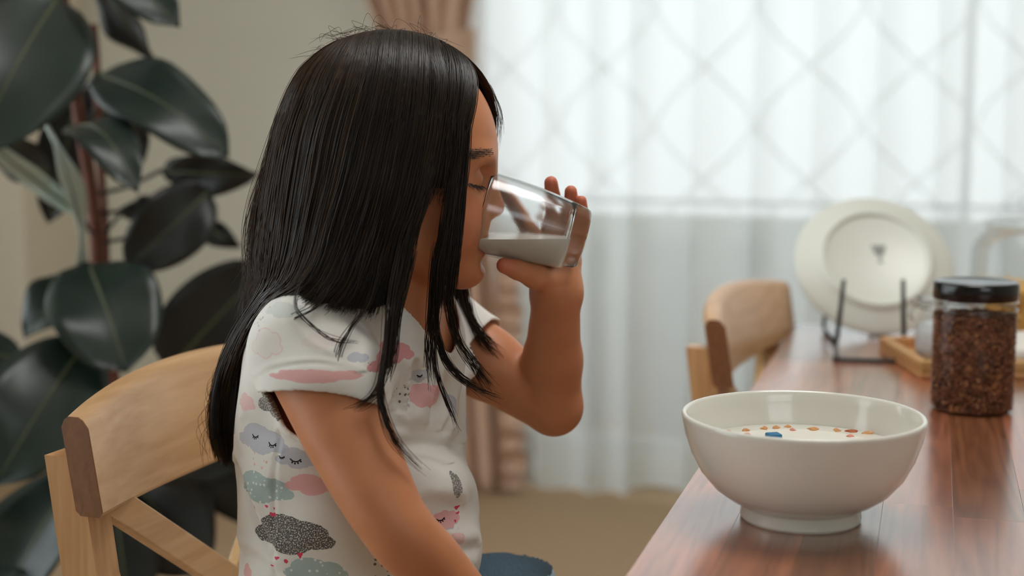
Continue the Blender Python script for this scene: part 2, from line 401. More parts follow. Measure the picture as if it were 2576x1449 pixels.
# dark round-topped pots on the balcony that show through the sheer
for (px, w, lab) in ((1488, 0.060, 'dark round-topped shape behind the sheer, nearest the raised forearm'), (1690, 0.080, 'largest dark round-topped shape behind the sheer, in the middle'), (1880, 0.066, 'dark round-topped shape behind the sheer, above the far chair')):
    vv = -0.62; u = px_u(px, vv, 0.6); yy = W(u, vv, 0).y; zt = P(px, 566, yy).z
    prof = [(0, 0), (w * 0.7, 0), (w * 0.7, zt - 0.30), (w * 0.6, zt - 0.15), (w * 0.92, zt - 0.10), (w, zt - 0.06), (w * 0.9, zt - 0.03), (w * 0.6, zt - 0.008), (0, zt)]
    MB().lathe(prof, frame(W(u, vv, -0.02), WT, (0, 0, 1)), 24).build('balcony_bollard', mat_plain('dim_grey_bollard', srgb(96, 94, 98), 0.6, 0.1, 20), label=lab, cat='bollard', group='shapes behind the sheer')

# ------------------------------------------------------------------ table
TZ = 0.75
TA = PZ(1575, 1449, TZ); TB = PZ(2000, 815, TZ)                # left edge: near point and far corner
TY = (TB - TA).normalized(); TX = Vector((TY.y, -TY.x, 0))     # along the table, across the table
NEAR, WID, THK = 0.60, 0.80, 0.032
LEN = (TB - TA).length + NEAR
TO = TB - TY * LEN; TO.z = 0.0
MT = Matrix(((TX.x, TY.x, 0, TO.x), (TX.y, TY.y, 0, TO.y), (0, 0, 1, 0), (0, 0, 0, 1)))
tab = thing('dining_table', (TO.x + TX.x * WID / 2 + TY.x * LEN / 2, TO.y + TX.y * WID / 2 + TY.y * LEN / 2, 0), 'reddish brown butcher block dining table with glossy staves', 'table')
rows = 15; rw = WID / rows
def local_obj(b, name, m, parent, loc_world, rotz):
    o = bpy.data.objects.new(name, b.mesh(name)); COL.objects.link(o); o.data.materials.append(m)
    o.parent = parent; o.matrix_parent_inverse = Matrix.Translation(-parent.location)
    o.location = loc_world; o.rotation_euler = (0, 0, rotz); return o
trot = math.atan2(TY.y, TY.x) - math.pi / 2
for i in range(rows):
    y = 0.0; first = True
    while y < LEN - 1e-6:
        l = random.uniform(0.28, 0.55) if not first else random.uniform(0.10, 0.45)
        first = False
        if LEN - y - l < 0.09: l = LEN - y
        g = 0.00003
        b = MB().box((-rw / 2 + g, -l / 2 + g, -THK), (rw / 2 - g, l / 2 - g, random.uniform(0, 0.00010)), None, 0.0002)
        c = TO + TX * (rw * (i + .5)) + TY * (y + l / 2) + Vector((0, 0, TZ))
        local_obj(b, 'plank', M['tablewood'], tab, c, trot)
        y += l
for (x0, x1, y0, y1) in ((0.05, WID - 0.05, LEN - 0.08, LEN - 0.055), (0.05, WID - 0.05, 0.055, 0.08), (0.20, 0.225, 0.08, LEN - 0.08), (WID - 0.075, WID - 0.05, 0.08, LEN - 0.08)):
    MB().box((x0, y0, TZ - THK - 0.07), (x1, y1, TZ - THK - 0.0002), MT).build('apron', M['tablewood'], tab)
for (x, y) in ((0.22, 0.07), (WID - 0.07, 0.07), (0.22, LEN - 0.07), (WID - 0.07, LEN - 0.07)):
    MB().box((x - .03, y - .03, 0), (x + .03, y + .03, TZ - THK - 0.0004), MT, 0.003).build('leg', M['tablewood'], tab)

# ------------------------------------------------------------------ chairs
CH = 0.8275
def make_chair(loc, rotz, label):
    t = thing('dining_chair', loc, label, 'chair', 'cross-back chairs at the table'); t.rotation_euler = (0, 0, rotz)
    def part(b, name, m, lab=None):
        o = bpy.data.objects.new(name, b.mesh(name)); COL.objects.link(o); o.data.materials.append(m); o.parent = t
        if lab: o['label'] = lab
        return o
    ysp = 0.19
    bx = lambda z: -0.195 - 0.055 * max(0.0, (z - 0.40)) / 0.42          # back posts lean backwards
    for sg in (-1, 1):
        b = MB()                                                           # rear leg and back post in one
        zs = [0.0, 0.2, 0.42, 0.55, 0.68, CH - 0.045]
        hx, hy = 0.017, 0.015
        for z in zs:
            x = bx(z) - (0.03 * (0.42 - z) / 0.42 if z < 0.42 else 0) - (0.026 * min(1.0, (z - 0.55) / 0.13) if z > 0.55 else 0)
            b.v += [(x - hx, sg * ysp - hy, z), (x + hx, sg * ysp - hy, z), (x + hx, sg * ysp + hy, z), (x - hx, sg * ysp + hy, z)]
        n = len(zs)
        for i in range(n - 1):
            for j in range(4):
                b.f.append((i * 4 + j, i * 4 + (j + 1) % 4, i * 4 + 4 + (j + 1) % 4, i * 4 + 4 + j)); b.sm.append(False)
        b.f += [(3, 2, 1, 0), tuple(range(n * 4 - 4, n * 4))]; b.sm += [False, False]
        part(b, 'back_post', M['chairwood_z'])
        part(MB().box((0.165, sg * 0.185 - 0.017, 0), (0.199, sg * 0.185 + 0.017, 0.425), None, 0.003), 'leg', M['chairwood_z'])
        part(MB().box((-0.19, sg * 0.185 - 0.009, 0.385), (0.17, sg * 0.185 + 0.009, 0.425)), 'seat_rail', M['chairwood'])
        part(MB().box((-0.20, sg * 0.185 - 0.008, 0.16), (0.17, sg * 0.185 + 0.008, 0.185)), 'stretcher', M['chairwood'])
    part(MB().box((0.172, -0.17, 0.385), (0.19, 0.17, 0.425)), 'seat_rail', M['chairwood'])
    def seat_pt(fu, fv):
        y = -0.21 + 0.42 * fv; x = -0.20 + 0.42 * fu
        dip = 0.012 * (1 - (2 * fv - 1) ** 2) * math.sin(math.pi * fu); return (x, y, 0.447 - dip)
    o = part(MB().grid(seat_pt, 14, 14), 'seat', M['chairwood']); solidify(o, 0.022, -1); bv = o.modifiers.new('round', 'BEVEL'); bv.width = 0.004; bv.segments = 2
    # curved crest rail: 24 slices, ends come forward, top edge arched
    b = MB(); NS, hw = 28, 0.212
    ring = 10
    for i in range(NS + 1):
        f = i / NS * 2 - 1; y = f * hw
        xc = bx(0.77) + 0.004 - 0.034 * (1 - f * f)
        z1 = CH - 0.006 * f * f * 1.5 + 0.006 * (1 - f * f); z0 = CH - 0.096 + 0.006 * f * f - 0.004 * (1 - f * f)
        lean = -0.013; th = 0.0125; r = 0.004
        sec = [(-th, z0 + r), (-th + r, z0), (th - r, z0), (th, z0 + r), (th, z1 - 2.2 * r), (th - r, z1 - r * .6), (th - 2 * r, z1), (-th + 2 * r, z1), (-th + r, z1 - r * .6), (-th, z1 - 2.2 * r)]
        for (dx, z) in sec:
            b.v.append((xc + dx + lean * (z - z0) / (z1 - z0), y, z))
    for i in range(NS):
        for j in range(ring):
            b.f.append((i * ring + j, (i + 1) * ring + j, (i + 1) * ring + (j + 1) % ring, i * ring + (j + 1) % ring)); b.sm.append(True)
    o = part(b, 'crest_rail', M['chairwood'])
    md = o.modifiers.new('edges', 'EDGE_SPLIT'); md.split_angle = R(34)
    for sg, base in ((-1, 0), (1, NS * ring)):                              # darker end grain caps
        e = MB(); vs = [Vector(b.v[base + j]) for j in range(ring)]
        off = Vector((0, sg * 0.0016, 0)); e.add([v for v in vs] + [v + off for v in vs],
            [tuple(range(ring, 2 * ring))] + [(j, (j + 1) % ring, ring + (j + 1) % ring, ring + j) for j in range(ring)], False)
        part(e, 'end_grain', M['endgrain'], 'darker brown end of the top rail')
    # X of two flat bars
    za, zb = 0.475, 0.742
    for k, sg in enumerate((-1, 1)):
        pts0 = Vector((bx(zb) - 0.022, -sg * (ysp - 0.016), zb)); pts1 = Vector((bx(za) - 0.001, sg * (ysp - 0.016), za))
        c = MB(); ax = (pts1 - pts0).normalized(); nx = Vector((1, 0, 0.13)); nx = (nx - ax * nx.dot(ax)).normalized(); wy = ax.cross(nx)
        L = (pts1 - pts0).length; Mx = Matrix(((ax.x, wy.x, nx.x, pts0.x), (ax.y, wy.y, nx.y, pts0.y), (ax.z, wy.z, nx.z, pts0.z), (0, 0, 0, 1)))
        off = 0.0065 if k else -0.0065
        c.box((0, -0.014, off - 0.0062), (L, 0.014, off + 0.0062), Mx, 0.0015); part(c, 'cross_bar', M['chairwood'])
    return t
def chair_at(near_end_xy, th, label):
    ca, sa = math.cos(th), math.sin(th); lx, ly = -0.235, -0.205
    return make_chair((near_end_xy[0] - (lx * ca + ly * sa), near_end_xy[1] - (-lx * sa + ly * ca), 0), -th, label)
n1 = P(248, 1140, 1.12); n2 = P(1835, 900, 1.66)
chair1 = chair_at((n1.x, n1.y), R(20), 'pale wooden cross-back chair the girl is sitting on')
chair2 = chair_at((n2.x, n2.y), R(21), 'pale wooden chair tucked in at the far end of the table, beside the white plate')

# flush round ceiling lamp, unseen, added above the table for overhead light
lc = Vector((0.45, 1.35, ROOM_H))
lamp = thing('added_ceiling_lamp', lc, 'added unseen round ceiling lamp giving overhead light above the table', 'lamp')
MB().lathe([(0, -0.0005), (0.43, -0.0005), (0.44, -0.01), (0.44, -0.05), (0.425, -0.055), (0.42, -0.03), (0, -0.03)], Matrix.Translation(lc), 64).build('lamp_body', M['frame'], lamp)
nt = NT('added_lamp_diffuser'); nt.surf(nt.n('ShaderNodeEmission', {'Color': (1.0, 0.985, 0.955, 1), 'Strength': 4.6}).outputs[0])
MB().lathe([(0, -0.072), (0.25, -0.069), (0.38, -0.060), (0.419, -0.050), (0.419, -0.0305), (0, -0.0305)], Matrix.Translation(lc), 64).build('diffuser', nt.m, lamp)
# ------------------------------------------------------------------ things on the table
def on_table(px, py): return PZ(px, py, TZ)
# bowl
bc = on_table(2013, 1302)
bp = [(0, 0.006), (0.040, 0.006), (0.041, 0.0), (0.0455, 0.0), (0.0462, 0.003), (0.0455, 0.010), (0.0475, 0.0125), (0.056, 0.0165), (0.067, 0.0245), (0.077, 0.0365), (0.0845, 0.051), (0.0893, 0.066), (0.0918, 0.078), (0.0922, 0.0805),
      (0.0912, 0.0822), (0.0893, 0.0822), (0.0882, 0.0805), (0.0868, 0.073), (0.0835, 0.060), (0.0775, 0.046), (0.068, 0.0335), (0.055, 0.0245), (0.035, 0.0195), (0, 0.018)]
MB().lathe(bp, Matrix.Translation(bc), 128).build('cereal_bowl', M['bowl'], label='large white ceramic footed bowl near the table edge', cat='bowl')
ML = 0.0560; mr = 0.0840
M['milk'] = mat_plain('milk', srgb(244, 241, 230), 0.25, 0.01, 20, sss=0.3)
mp = [(0, 0.0200), (0.035, 0.0210), (0.054, 0.0258), (0.066, 0.0345), (0.0757, 0.047), (0.0797, ML - 0.0006), (0.0798, ML), (0.06, ML), (0, ML)]
MB().lathe(mp, Matrix.Translation(bc), 96).build('milk', M['milk'], label='milk filling the white cereal bowl', cat='milk')
M['flake'] = mat_plain('toasted_flake', srgb(208, 150, 96), 0.7, 0.35, 160, 0.6)
M['flake_dark'] = mat_plain('dark_toasted_flake', srgb(170, 84, 30), 0.6, 0.25, 160, 0.5)
M['flake_pink'] = mat_plain('pink_cereal', srgb(222, 150, 128), 0.7, 0.2, 160, 0.5)
M['blue'] = mat_plain('blue_cereal', srgb(20, 112, 158), 0.5, 0.15, 120, 0.3)
def flake(c, r, m, label, cat='cereal', squash=0.7, h=0.0022, seed=0):
    rr = random.Random(seed); b = MB(); n = 14
    an = rr.uniform(0, 6.28); k1, k2 = rr.uniform(0, 6.28), rr.uniform(0, 6.28)
    rows = []
    top = []; 
    for ring, (fr, fz) in enumerate(((1.0, 0.0), (0.92, 0.7), (0.55, 1.0))):
        for j in range(n):
            a = 2 * math.pi * j / n; q = r * fr * (1 + 0.16 * math.sin(3 * a + k1) + 0.10 * math.sin(5 * a + k2))
            x, y = q * math.cos(a), q * squash * math.sin(a)
            b.v.append((c.x + x * math.cos(an) - y * math.sin(an), c.y + x * math.sin(an) + y * math.cos(an), c.z - 0.0012 + h * fz * (1 + 0.3 * math.sin(2 * a + k2))))
    for q in range(2):
        for j in range(n): b.f.append((q * n + j, q * n + (j + 1) % n, q * n + n + (j + 1) % n, q * n + n + j)); b.sm.append(True)
    b.v.append((c.x, c.y, c.z + h * 0.9)); b.v.append((c.x, c.y, c.z - 0.0012)); t = len(b.v)
    for j in range(n):
        b.f.append((2 * n + j, 2 * n + (j + 1) % n, t - 2)); b.sm.append(True); b.f.append(((j + 1) % n, j, t - 1)); b.sm.append(True)
    b.build('cereal_flake' if cat == 'cereal' else 'cereal_piece', m, label=label, cat=cat, group='cereal floating in the bowl')
zm = bc.z + ML
fl = [(1836, 1087, 11, 'flake', 'leftmost brown cereal flake floating by the bowl wall'), (1876, 1083, 11, 'flake', 'thin brown flake second from the left in the bowl'),
      (1878, 1094, 8, 'flake_pink', 'small pinkish cereal bit on the left, in front of the brown flakes'), (1922, 1078, 13, 'flake', 'long brown flake behind and left of the blue piece'),
      (1952, 1076, 13, 'flake', 'brown flake directly behind the blue piece'), (1983, 1074, 10, 'flake', 'small tan flake at the back of the bowl, right of the blue piece'),
      (1994, 1082, 10, 'flake_pink', 'pale pinkish flake in the middle of the milk'), (2045, 1080, 16, 'flake', 'broad tan flake right of the middle of the bowl'),
      (2106, 1083, 13, 'flake', 'tan flake just left of the darkest flake'), (2143, 1086, 13, 'flake_dark', 'darkest orange brown flake on the right side of the milk'),
      (2184, 1090, 13, 'flake', 'faint rightmost flake sinking in the milk'), (2138, 1098, 9, 'flake_pink', 'small pink bit in front of the darkest flake')]
for i, (px, py, r, m, lab) in enumerate(fl):
    c = PZ(px, py, zm); flake(c, r * 1.07 / FPX * 1.3, M[m], lab, seed=i)
c = PZ(1946, 1101, zm)
Mx = Matrix.Translation(c) @ Matrix.Rotation(R(12), 4, 'Z')
MB().box((-0.0056, -0.005, -0.002), (0.0056, 0.005, 0.0036), Mx, 0.0012).build('cereal_piece', M['blue'], label='bright blue cereal piece floating in the milk', cat='cereal')
# droplet of milk on the inner wall
# granola jar with black lid
jc = on_table(2443, 1030); jr = 0.0425
jar = thing('storage_jar', jc, 'clear jar of brown granola with a black lid', 'jar')
jh = 0.118
MB().lathe([(0, 0.0), (jr - 0.003, 0.0), (jr, 0.003), (jr, jh - 0.014), (jr - 0.0015, jh - 0.010), (jr - 0.002, jh - 0.006), (jr - 0.0008, jh - 0.003), (jr - 0.003, jh + 0.004), (jr - 0.003, jh + 0.012)], Matrix.Translation(jc), 72).build('jar_body', M['clear'], jar)
for zz in (jh - 0.010, jh - 0.002): MB().tube([jc + Vector((jr * math.cos(a), jr * math.sin(a), zz)) for a in np.linspace(0, 2 * math.pi, 73)], 0.0012, 6, False).build('neck_ring', M['clear'], jar)
lr = 0.0432
MB().lathe([(0, jh), (lr - 0.001, jh), (lr, jh + 0.001), (lr, jh + 0.0165), (lr - 0.0012, jh + 0.0182), (lr - 0.004, jh + 0.0186), (lr - 0.0055, jh + 0.0180), (0, jh + 0.0180)], Matrix.Translation(jc), 72).build('lid', M['black_lid'], jar)
# granola: thousands of crumbs packed behind the wall
def crumbs(name, centre, rad, h0, h1, n, size, m, label, cat, seed, core=True, elong=1.0):
    g = np.random.default_rng(seed)
    base = np.array([(1, 0, 0), (-1, 0, 0), (0, 1, 0), (0, -1, 0), (0, 0, 1), (0, 0, -1)], float)
    fc = np.array([(0, 2, 4), (2, 1, 4), (1, 3, 4), (3, 0, 4), (2, 0, 5), (1, 2, 5), (3, 1, 5), (0, 3, 5)])
    s = size * g.uniform(0.55, 1.25, (n, 1, 1)) * g.uniform(0.6, 1.2, (n, 1, 3)); s[:, :, 2] *= elong
    q = g.normal(size=(n, 3, 3)); q, _ = np.linalg.qr(q)
    vv = np.einsum('nij,nkj->nki', q, base[None] * s)
    a = g.uniform(0, 2 * np.pi, n); top = g.random(n) < 0.15
    rr = np.where(top, rad * np.sqrt(g.random(n)), rad - size * g.uniform(0.2, 1.2, n))
    z = np.where(top, h1 - size * g.random(n), g.uniform(h0 + size, h1, n))
    c = np.stack([centre.x + rr * np.cos(a), centre.y + rr * np.sin(a), centre.z + z], 1)
    v = (vv + c[:, None]).reshape(-1, 3); f = (fc[None] + (np.arange(n) * 6)[:, None, None]).reshape(-1, 3)
    b = MB(); b.v = [tuple(x) for x in v]; b.f = [tuple(x) for x in f]; b.sm = [False] * len(b.f)
    if core: b.lathe([(0, h0), (rad - size * 1.4, h0), (rad - size * 1.4, h1 - size), (0, h1 - size)], Matrix.Translation(centre), 32)
    return b.build(name, m, label=label, cat=cat, kind='stuff')
nt = NT('granola')
co = nt.n('ShaderNodeTexCoord').outputs['Object']
vr = nt.n('ShaderNodeTexVoronoi', {'Vector': co, 'Scale': 260.0}).outputs['Color']
sp = nt.n('ShaderNodeSeparateColor', {0: vr})
c1 = nt.mix(sp.outputs[0], srgb(86, 48, 34), srgb(168, 108, 74)); c2 = nt.mix(nt.math('GREATER_THAN', sp.outputs[1], 0.93), c1, srgb(196, 140, 92))
nt.surf(bsdf(nt, Base_Color=c2, Roughness=0.6).outputs[0]); M['granola'] = nt.m
crumbs('granola', jc, jr - 0.0015, 0.002, jh - 0.016, 5200, 0.0022, M['granola'], 'brown granola crumbs filling the black-lidded jar', 'granola', 3)

# plate leaning back in a black wire stand (its underside shows)
pcen = P(2204, 650, 2.0)
tilt = R(36)
nrm = Vector((-0.02, -math.cos(tilt), math.sin(tilt)))
Mp = frame(pcen, (1, 0, 0), nrm) @ Matrix.Scale(1.036, 4)
pr = 0.1085
pp = [(0, -0.002), (0.067, -0.002), (0.0695, -0.0006), (0.0705, 0.0034), (0.0745, 0.0036), (0.0765, -0.0008), (0.085, -0.0050), (0.098, -0.0105), (0.1065, -0.0150), (0.1085, -0.0168), (0.1078, -0.0182), (0.100, -0.0165), (0.088, -0.0115), (0.075, -0.0075), (0.05, -0.0065), (0, -0.0065)]
plate = thing('plate', pcen, 'pale grey-white plate standing on edge with its underside showing', 'plate')
MB().lathe(pp, Mp, 120).build('plate_body', M['plate'], plate)
mk = MB()                                                     # grey stamp on the underside: lines narrowing like a cup on a foot
for i, (w, y) in enumerate(((0.0200, 0.0165), (0.0178, 0.0130), (0.0160, 0.0095), (0.0135, 0.0060), (0.0100, 0.0028), (0.0030, -0.0012), (0.0026, -0.0050), (0.0075, -0.0086))):
    hh = 0.0014 if i < 5 else 0.0016
    mk.box((-w / 2 + 0.006, y - hh + 0.004, -0.0020), (w / 2 + 0.006, y + hh * 0.5 + 0.004, -0.0016), Mp)
mk.build('maker_stamp', M['ink'], plate, label='small grey printed stamp')
st = thing('plate_stand', on_table(2190, 880), 'black wire stand holding the upright plate', 'stand')
fl_, fr_ = on_table(2103, 910), on_table(2277, 914)
jl, jr2 = on_table(2104, 872), on_table(2274, 872)
up = Vector((0, 0, 0.0032))
bl, br_ = jl + (jl - fl_).normalized() * 0.10, jr2 + (jr2 - fr_).normalized() * 0.10
MB().tube(catmull([jl + up + Vector((0, 0, .004)), jl + up + (fl_ - jl) * .25, fl_ + up - (fl_ - jl) * .12, fl_ + up + (fr_ - fl_) * .06, fr_ + up - (fr_ - fl_) * .06, fr_ + up - (fr_ - jr2) * .12, jr2 + up + (fr_ - jr2) * .25, jr2 + up + Vector((0, 0, .004))], 60), 0.0029, 8).build('front_foot', M['black'], st)
def stand_top(px): return P(px, 703, jl.y + 0.004)
for j, px in ((jl, 2123), (jr2, 2272)):
    tp = stand_top(px)
    MB().tube([j + up + Vector((0, 0, .004)), j.lerp(tp, .5), tp], [0.0034, 0.0034, 0.0030], 8).build('upright', M['black'], st)
    bk = j + Vector(((0.012 if px < 2200 else -0.012), 0.130, 0))
    rest = Mp @ Vector(((-0.045 if px < 2200 else 0.045), 0.02, -0.011))
    MB().tube([j + up, bk + up - Vector((0, 0.006, 0)), bk + up + Vector((0, 0.001, 0.002)), bk + up + Vector((0, 0.004, 0.008)), rest + Vector((0, 0.006, 0))], 0.0029, 8).build('base_bar', M['black'], st)

# wooden tray with a clip-top jar and a folded white cloth
t0 = on_table(2314, 955)
ty = t0.y; trx = t0.x
tray = thing('serving_tray', (trx + 0.13, ty + 0.10, TZ), 'small light wooden tray behind the granola jar', 'tray')
b = MB(); b.box((trx, ty, TZ + 0.0003), (trx + 0.27, ty + 0.19, TZ + 0.008), None, 0.003); b.build('tray_base', M['traywood'], tray)
for (x0, y0, x1, y1) in ((trx, ty, trx + .27, ty + .012), (trx, ty + .178, trx + .27, ty + .19), (trx, ty + .012, trx + .012, ty + .178), (trx + .258, ty + .012, trx + .27, ty + .178)):
    MB().box((x0, y0, TZ + 0.0075), (x1, y1, TZ + 0.022), None, 0.003).build('tray_rim', M['traywood'], tray)
cj = Vector((trx + 0.060, ty + 0.085, TZ + 0.0083))
cjar = thing('clip_top_jar', cj, 'small clear clip-top jar on the tray, half hidden behind the granola jar', 'jar')
MB().lathe([(0, 0), (0.034, 0), (0.040, 0.004), (0.043, 0.018), (0.043, 0.034), (0.038, 0.052), (0.034, 0.060), (0.034, 0.066), (0.040, 0.068), (0.040, 0.072)], Matrix.Translation(cj), 48).build('jar_body', M['clear'], cjar)
MB().lathe([(0.0, 0.081), (0.025, 0.080), (0.038, 0.077), (0.0405, 0.074), (0.0405, 0.0725), (0, 0.0725)], Matrix.Translation(cj), 48).build('lid', M['clear'], cjar)
for zz, q in ((0.0655, 0.036), (0.0765, 0.0415)): MB().tube([cj + Vector((q * math.cos(a), q * math.sin(a), zz)) for a in np.linspace(0, 2 * math.pi, 49)], 0.0011, 6, False).build('wire_band', M['steel'], cjar)
MB().tube(catmull([cj + Vector((-0.036, -0.010, .0655)), cj + Vector((-0.050, -0.012, .072)), cj + Vector((-0.049, -0.012, .080)), cj + Vector((-0.040, -0.010, .0765)), cj + Vector((-0.052, -0.006, .060)), cj + Vector((-0.047, -0.006, .050))], 30), 0.0013, 6).build('clip', M['steel'], cjar)
MB().lathe([(0, 0.002), (0.032, 0.002), (0.0385, 0.005), (0.0412, 0.018), (0.0412, 0.034), (0.039, 0.044), (0.02, 0.047), (0, 0.046)], Matrix.Translation(cj), 40).build('sugar', mat_plain('white_sugar', srgb(214, 214, 214), 0.9, 0.12, 300, 0.5), label='pale grey-white sugar inside the clip-top jar', cat='sugar', kind='stuff')
# folded napkin
def nap(fu, fv):
    x = 0.135 * fu; y = 0.12 * fv; return (trx + 0.118 + x, ty + 0.03 + y, TZ + 0.0335 + 0.006 * math.sin(3.0 * fu + 1) * math.sin(math.pi * fv) + 0.010 * fu - 0.006 * (1 - math.sin(math.pi * fv)))
o = MB().grid(nap, 16, 14).build('napkin', mat_plain('white_linen', srgb(228, 224, 216), 0.9, 0.04, 200, 0.3), label='folded white cloth napkin lying on the tray', cat='napkin'); solidify(o, 0.018, -1)
# tall glass canister with pasta at the right edge
cc = Vector((P(2576, 700, 1.98).x, 1.98, TZ))
can = thing('glass_canister', cc, 'large clear glass canister with pasta at the right edge', 'canister')
q = 0.073
MB().lathe([(0, 0), (q - 0.006, 0), (q, 0.006), (q, 0.118), (q - 0.004, 0.130), (q - 0.014, 0.142), (q - 0.020, 0.148), (q - 0.020, 0.153)], Matrix.Translation(cc), 64).build('canister_body', M['clear'], can)
MB().lathe([(0, 0.172), (0.03, 0.171), (0.050, 0.166), (0.0565, 0.160), (0.0565, 0.155), (0.0545, 0.1535), (0, 0.1535)], Matrix.Translation(cc), 64).build('lid', M['clear'], can)
MB().lathe([(0, 0.1725), (0.008, 0.1725), (0.007, 0.178), (0.012, 0.184), (0.012, 0.190), (0.006, 0.194), (0, 0.195)], Matrix.Translation(cc), 24).build('knob', M['clear'], can)
crumbs('pasta', cc, q - 0.004, 0.003, 0.070, 1500, 0.0062, mat_plain('dry_pasta', srgb(232, 186, 104), 0.5, 0.18, 60), 'pale yellow dry pasta inside the glass canister', 'pasta', 5)

# ------------------------------------------------------------------ rubber plant
PY = 2.05
stem_px = [(150, -140), (158, 0), (175, 120), (200, 300), (222, 430), (238, 560), (247, 700), (262, 900), (275, 1100), (300, 1449)]
pp_ = [P(x, y, PY) for x, y in stem_px]
base = Vector((pp_[-1].x + 0.02, PY, 0))
plant = thing('rubber_plant', base, 'tall dark green rubber plant against the wall behind the chair', 'plant')
pts = catmull(pp_ + [base + Vector((0, 0, 0.30)), base + Vector((0, 0, 0.24))], 60)
MB().tube(pts, list(np.linspace(0.0085, 0.0115, 60)), 10).build('stem', M['stem'], plant)
pts2 = catmull([P(236, 60, PY + 0.05), P(243, 160, PY + 0.05), P(248, 330, PY + 0.05), P(262, 560, PY + 0.04), P(282, 900, PY + .03), base + Vector((0.03, 0.03, 0.30))], 40)
MB().tube(pts2, list(np.linspace(0.005, 0.008, 40)), 8).build('stem', M['stem'], plant)
MB().lathe([(0, 0), (0.105, 0), (0.112, 0.01), (0.14, 0.26), (0.148, 0.265), (0.148, 0.285), (0.136, 0.285), (0.13, 0.25), (0, 0.25)], Matrix.Translation(base), 48).build('pot', M['pot'], plant)
MB().lathe([(0, 0.262), (0.08, 0.260), (0.1305, 0.2515), (0, 0.2505)], Matrix.Translation(base), 32).build('soil', M['soil'], plant)
def stem_point(z):
    a = min(pts, key=lambda p: abs(p[2] - z)); return Vector(a)
def leaf(bpx, tpx, w, yb=0.0, yt=0.0, nrm=(0.1, -1, 0.25), bend=0.06, fold=0.25, dark=False, petiole=True, fat=1.0, m=None):
    """leaf from base pixel to tip pixel, width in pixels; nrm is the way its face points"""
    B = P(bpx[0], bpx[1], PY + yb); T = P(tpx[0], tpx[1], PY + yt); ax = T - B; L = ax.length; ax = ax.normalized()
    n = Vector(nrm); n = (n - ax * n.dot(ax)).normalized(); s = ax.cross(n)
    hw = w * PY / FPX / 2
    def mid(f): return B + ax * (L * f) + n * (bend * L * math.sin(math.pi * f))
    def pt(fu, fv):
        f = fu; v = fv * 2 - 1
        prof = (math.sin(math.pi * min(1, f) ** 0.92) ** (0.62 * fat)) * (1 - 0.10 * f) if 0 < f < 1 else 0.0
        tipf = max(0.0, (f - 0.90) / 0.10); prof = prof * (1 - 0.35 * tipf)
        e = hw * prof
        return mid(f) + s * (e * v) + n * (fold * e * (abs(v) ** 1.5)) + n * (0.006 * math.sin(11 * f + 2 * v) * abs(v))
    b = MB().grid(pt, 19, 9)
    o = b.build('leaf', M[m] if m else (M['leaf_dark'] if dark else M['leaf']), plant); solidify(o, 0.0012, 0)
    r_ = MB().tube([mid(f) + n * 0.0004 for f in np.linspace(0.0, 0.95, 16)], list(np.linspace(0.0026, 0.0008, 16)), 6)
    o2 = r_.build('midrib', M['rib'], o); o2.matrix_parent_inverse = Matrix.Identity(4) @ Matrix.Translation((0, 0, 0)); 
    o2.parent = o
    if petiole:
        S = stem_point(B.z - 0.03)
        if (S - B).length < 0.24:
            MB().tube(catmull([S, S.lerp(B, .5) + Vector((0, 0, -.006)), B, B + ax * 0.01], 12), 0.0030, 6).build('petiole', M['leaf_dark'], o).matrix_parent_inverse = Matrix.Identity(4)
# (base, tip, width, depth at base / tip, face direction, bend, fold, dark)
leaf((150, -10), (-70, 400), 330, -0.06, -0.22, (0.25, -1, 0.30), 0.10, 0.15)
leaf((245, -60), (392, 152), 120, 0.02, 0.05, (-0.7, -1, -0.2), 0.04, 0.35, True)
leaf((215, -90), (452, 68), 175, -0.04, -0.12, (0.1, -0.8, 0.6), 0.16, 0.15)
leaf((243, 186), (576, 394), 205, -0.03, -0.10, (0.35, -1, 0.55), 0.13, 0.12, fat=0.85)
leaf((250, 260), (352, 420), 190, 0.06, 0.10, (-0.3, -1, -0.4), 0.03, 0.1, True)
leaf((188, 322), (346, 484), 150, -0.06, -0.18, (0.5, -1, 0.75), 0.22, 0.1)
leaf((408, 428), (650, 438), 118, 0.06, 0.02, (0.0, -1, -0.35), 0.03, 0.25, True)
leaf((528, 478), (318, 676), 190, 0.04, -0.02, (0.3, -1, 0.1), 0.04, 0.2, True, fat=0.85)
leaf((302, 540), (398, 500), 62, 0.05, 0.10, (0.1, -1, -0.3), 0.04, 0.2, True)
leaf((480, 545), (606, 622), 70, 0.10, 0.10, (0.1, -1, -0.2), 0.05, 0.2, True)
leaf((222, 662), (318, 936), 275, -0.10, -0.20, (0.35, -1, 0.35), 0.10, 0.12, fat=0.72)
leaf((232, 690), (62, 850), 165, -0.02, -0.10, (-0.15, -0.9, 0.75), 0.08, 0.18)
leaf((420, 935), (668, 665), 260, 0.02, 0.05, (-0.1, -1, -0.3), 0.05, 0.15, True, fat=0.75)
leaf((216, 862), (-12, 1222), 268, -0.14, -0.26, (0.25, -1, 0.45), 0.10, 0.14, fat=0.85)
leaf((60, 905), (-130, 870), 120, -0.05, -0.05, (0.0, -1, 0.3), 0.05, 0.2, petiole=False)
leaf((215, 1190), (20, 1560), 240, -0.16, -0.26, (-0.35, -0.9, 0.35), 0.14, 0.35, fat=0.85)
leaf((60, 1400), (-140, 1500), 150, -0.2, -0.3, (0.1, -0.6, 0.9), 0.10, 0.2, petiole=False)
leaf((206, 545), (-60, 338), 52, -0.06, -0.22, (0.75, -0.45, -0.5), -0.02, 0.28, fat=0.9, m='leaf_sheen')
leaf((203, 690), (100, 285), 62, -0.04, -0.14, (0.92, -0.40, 0.2), 0.08, 0.30, fat=0.9, m='leaf_sheen')
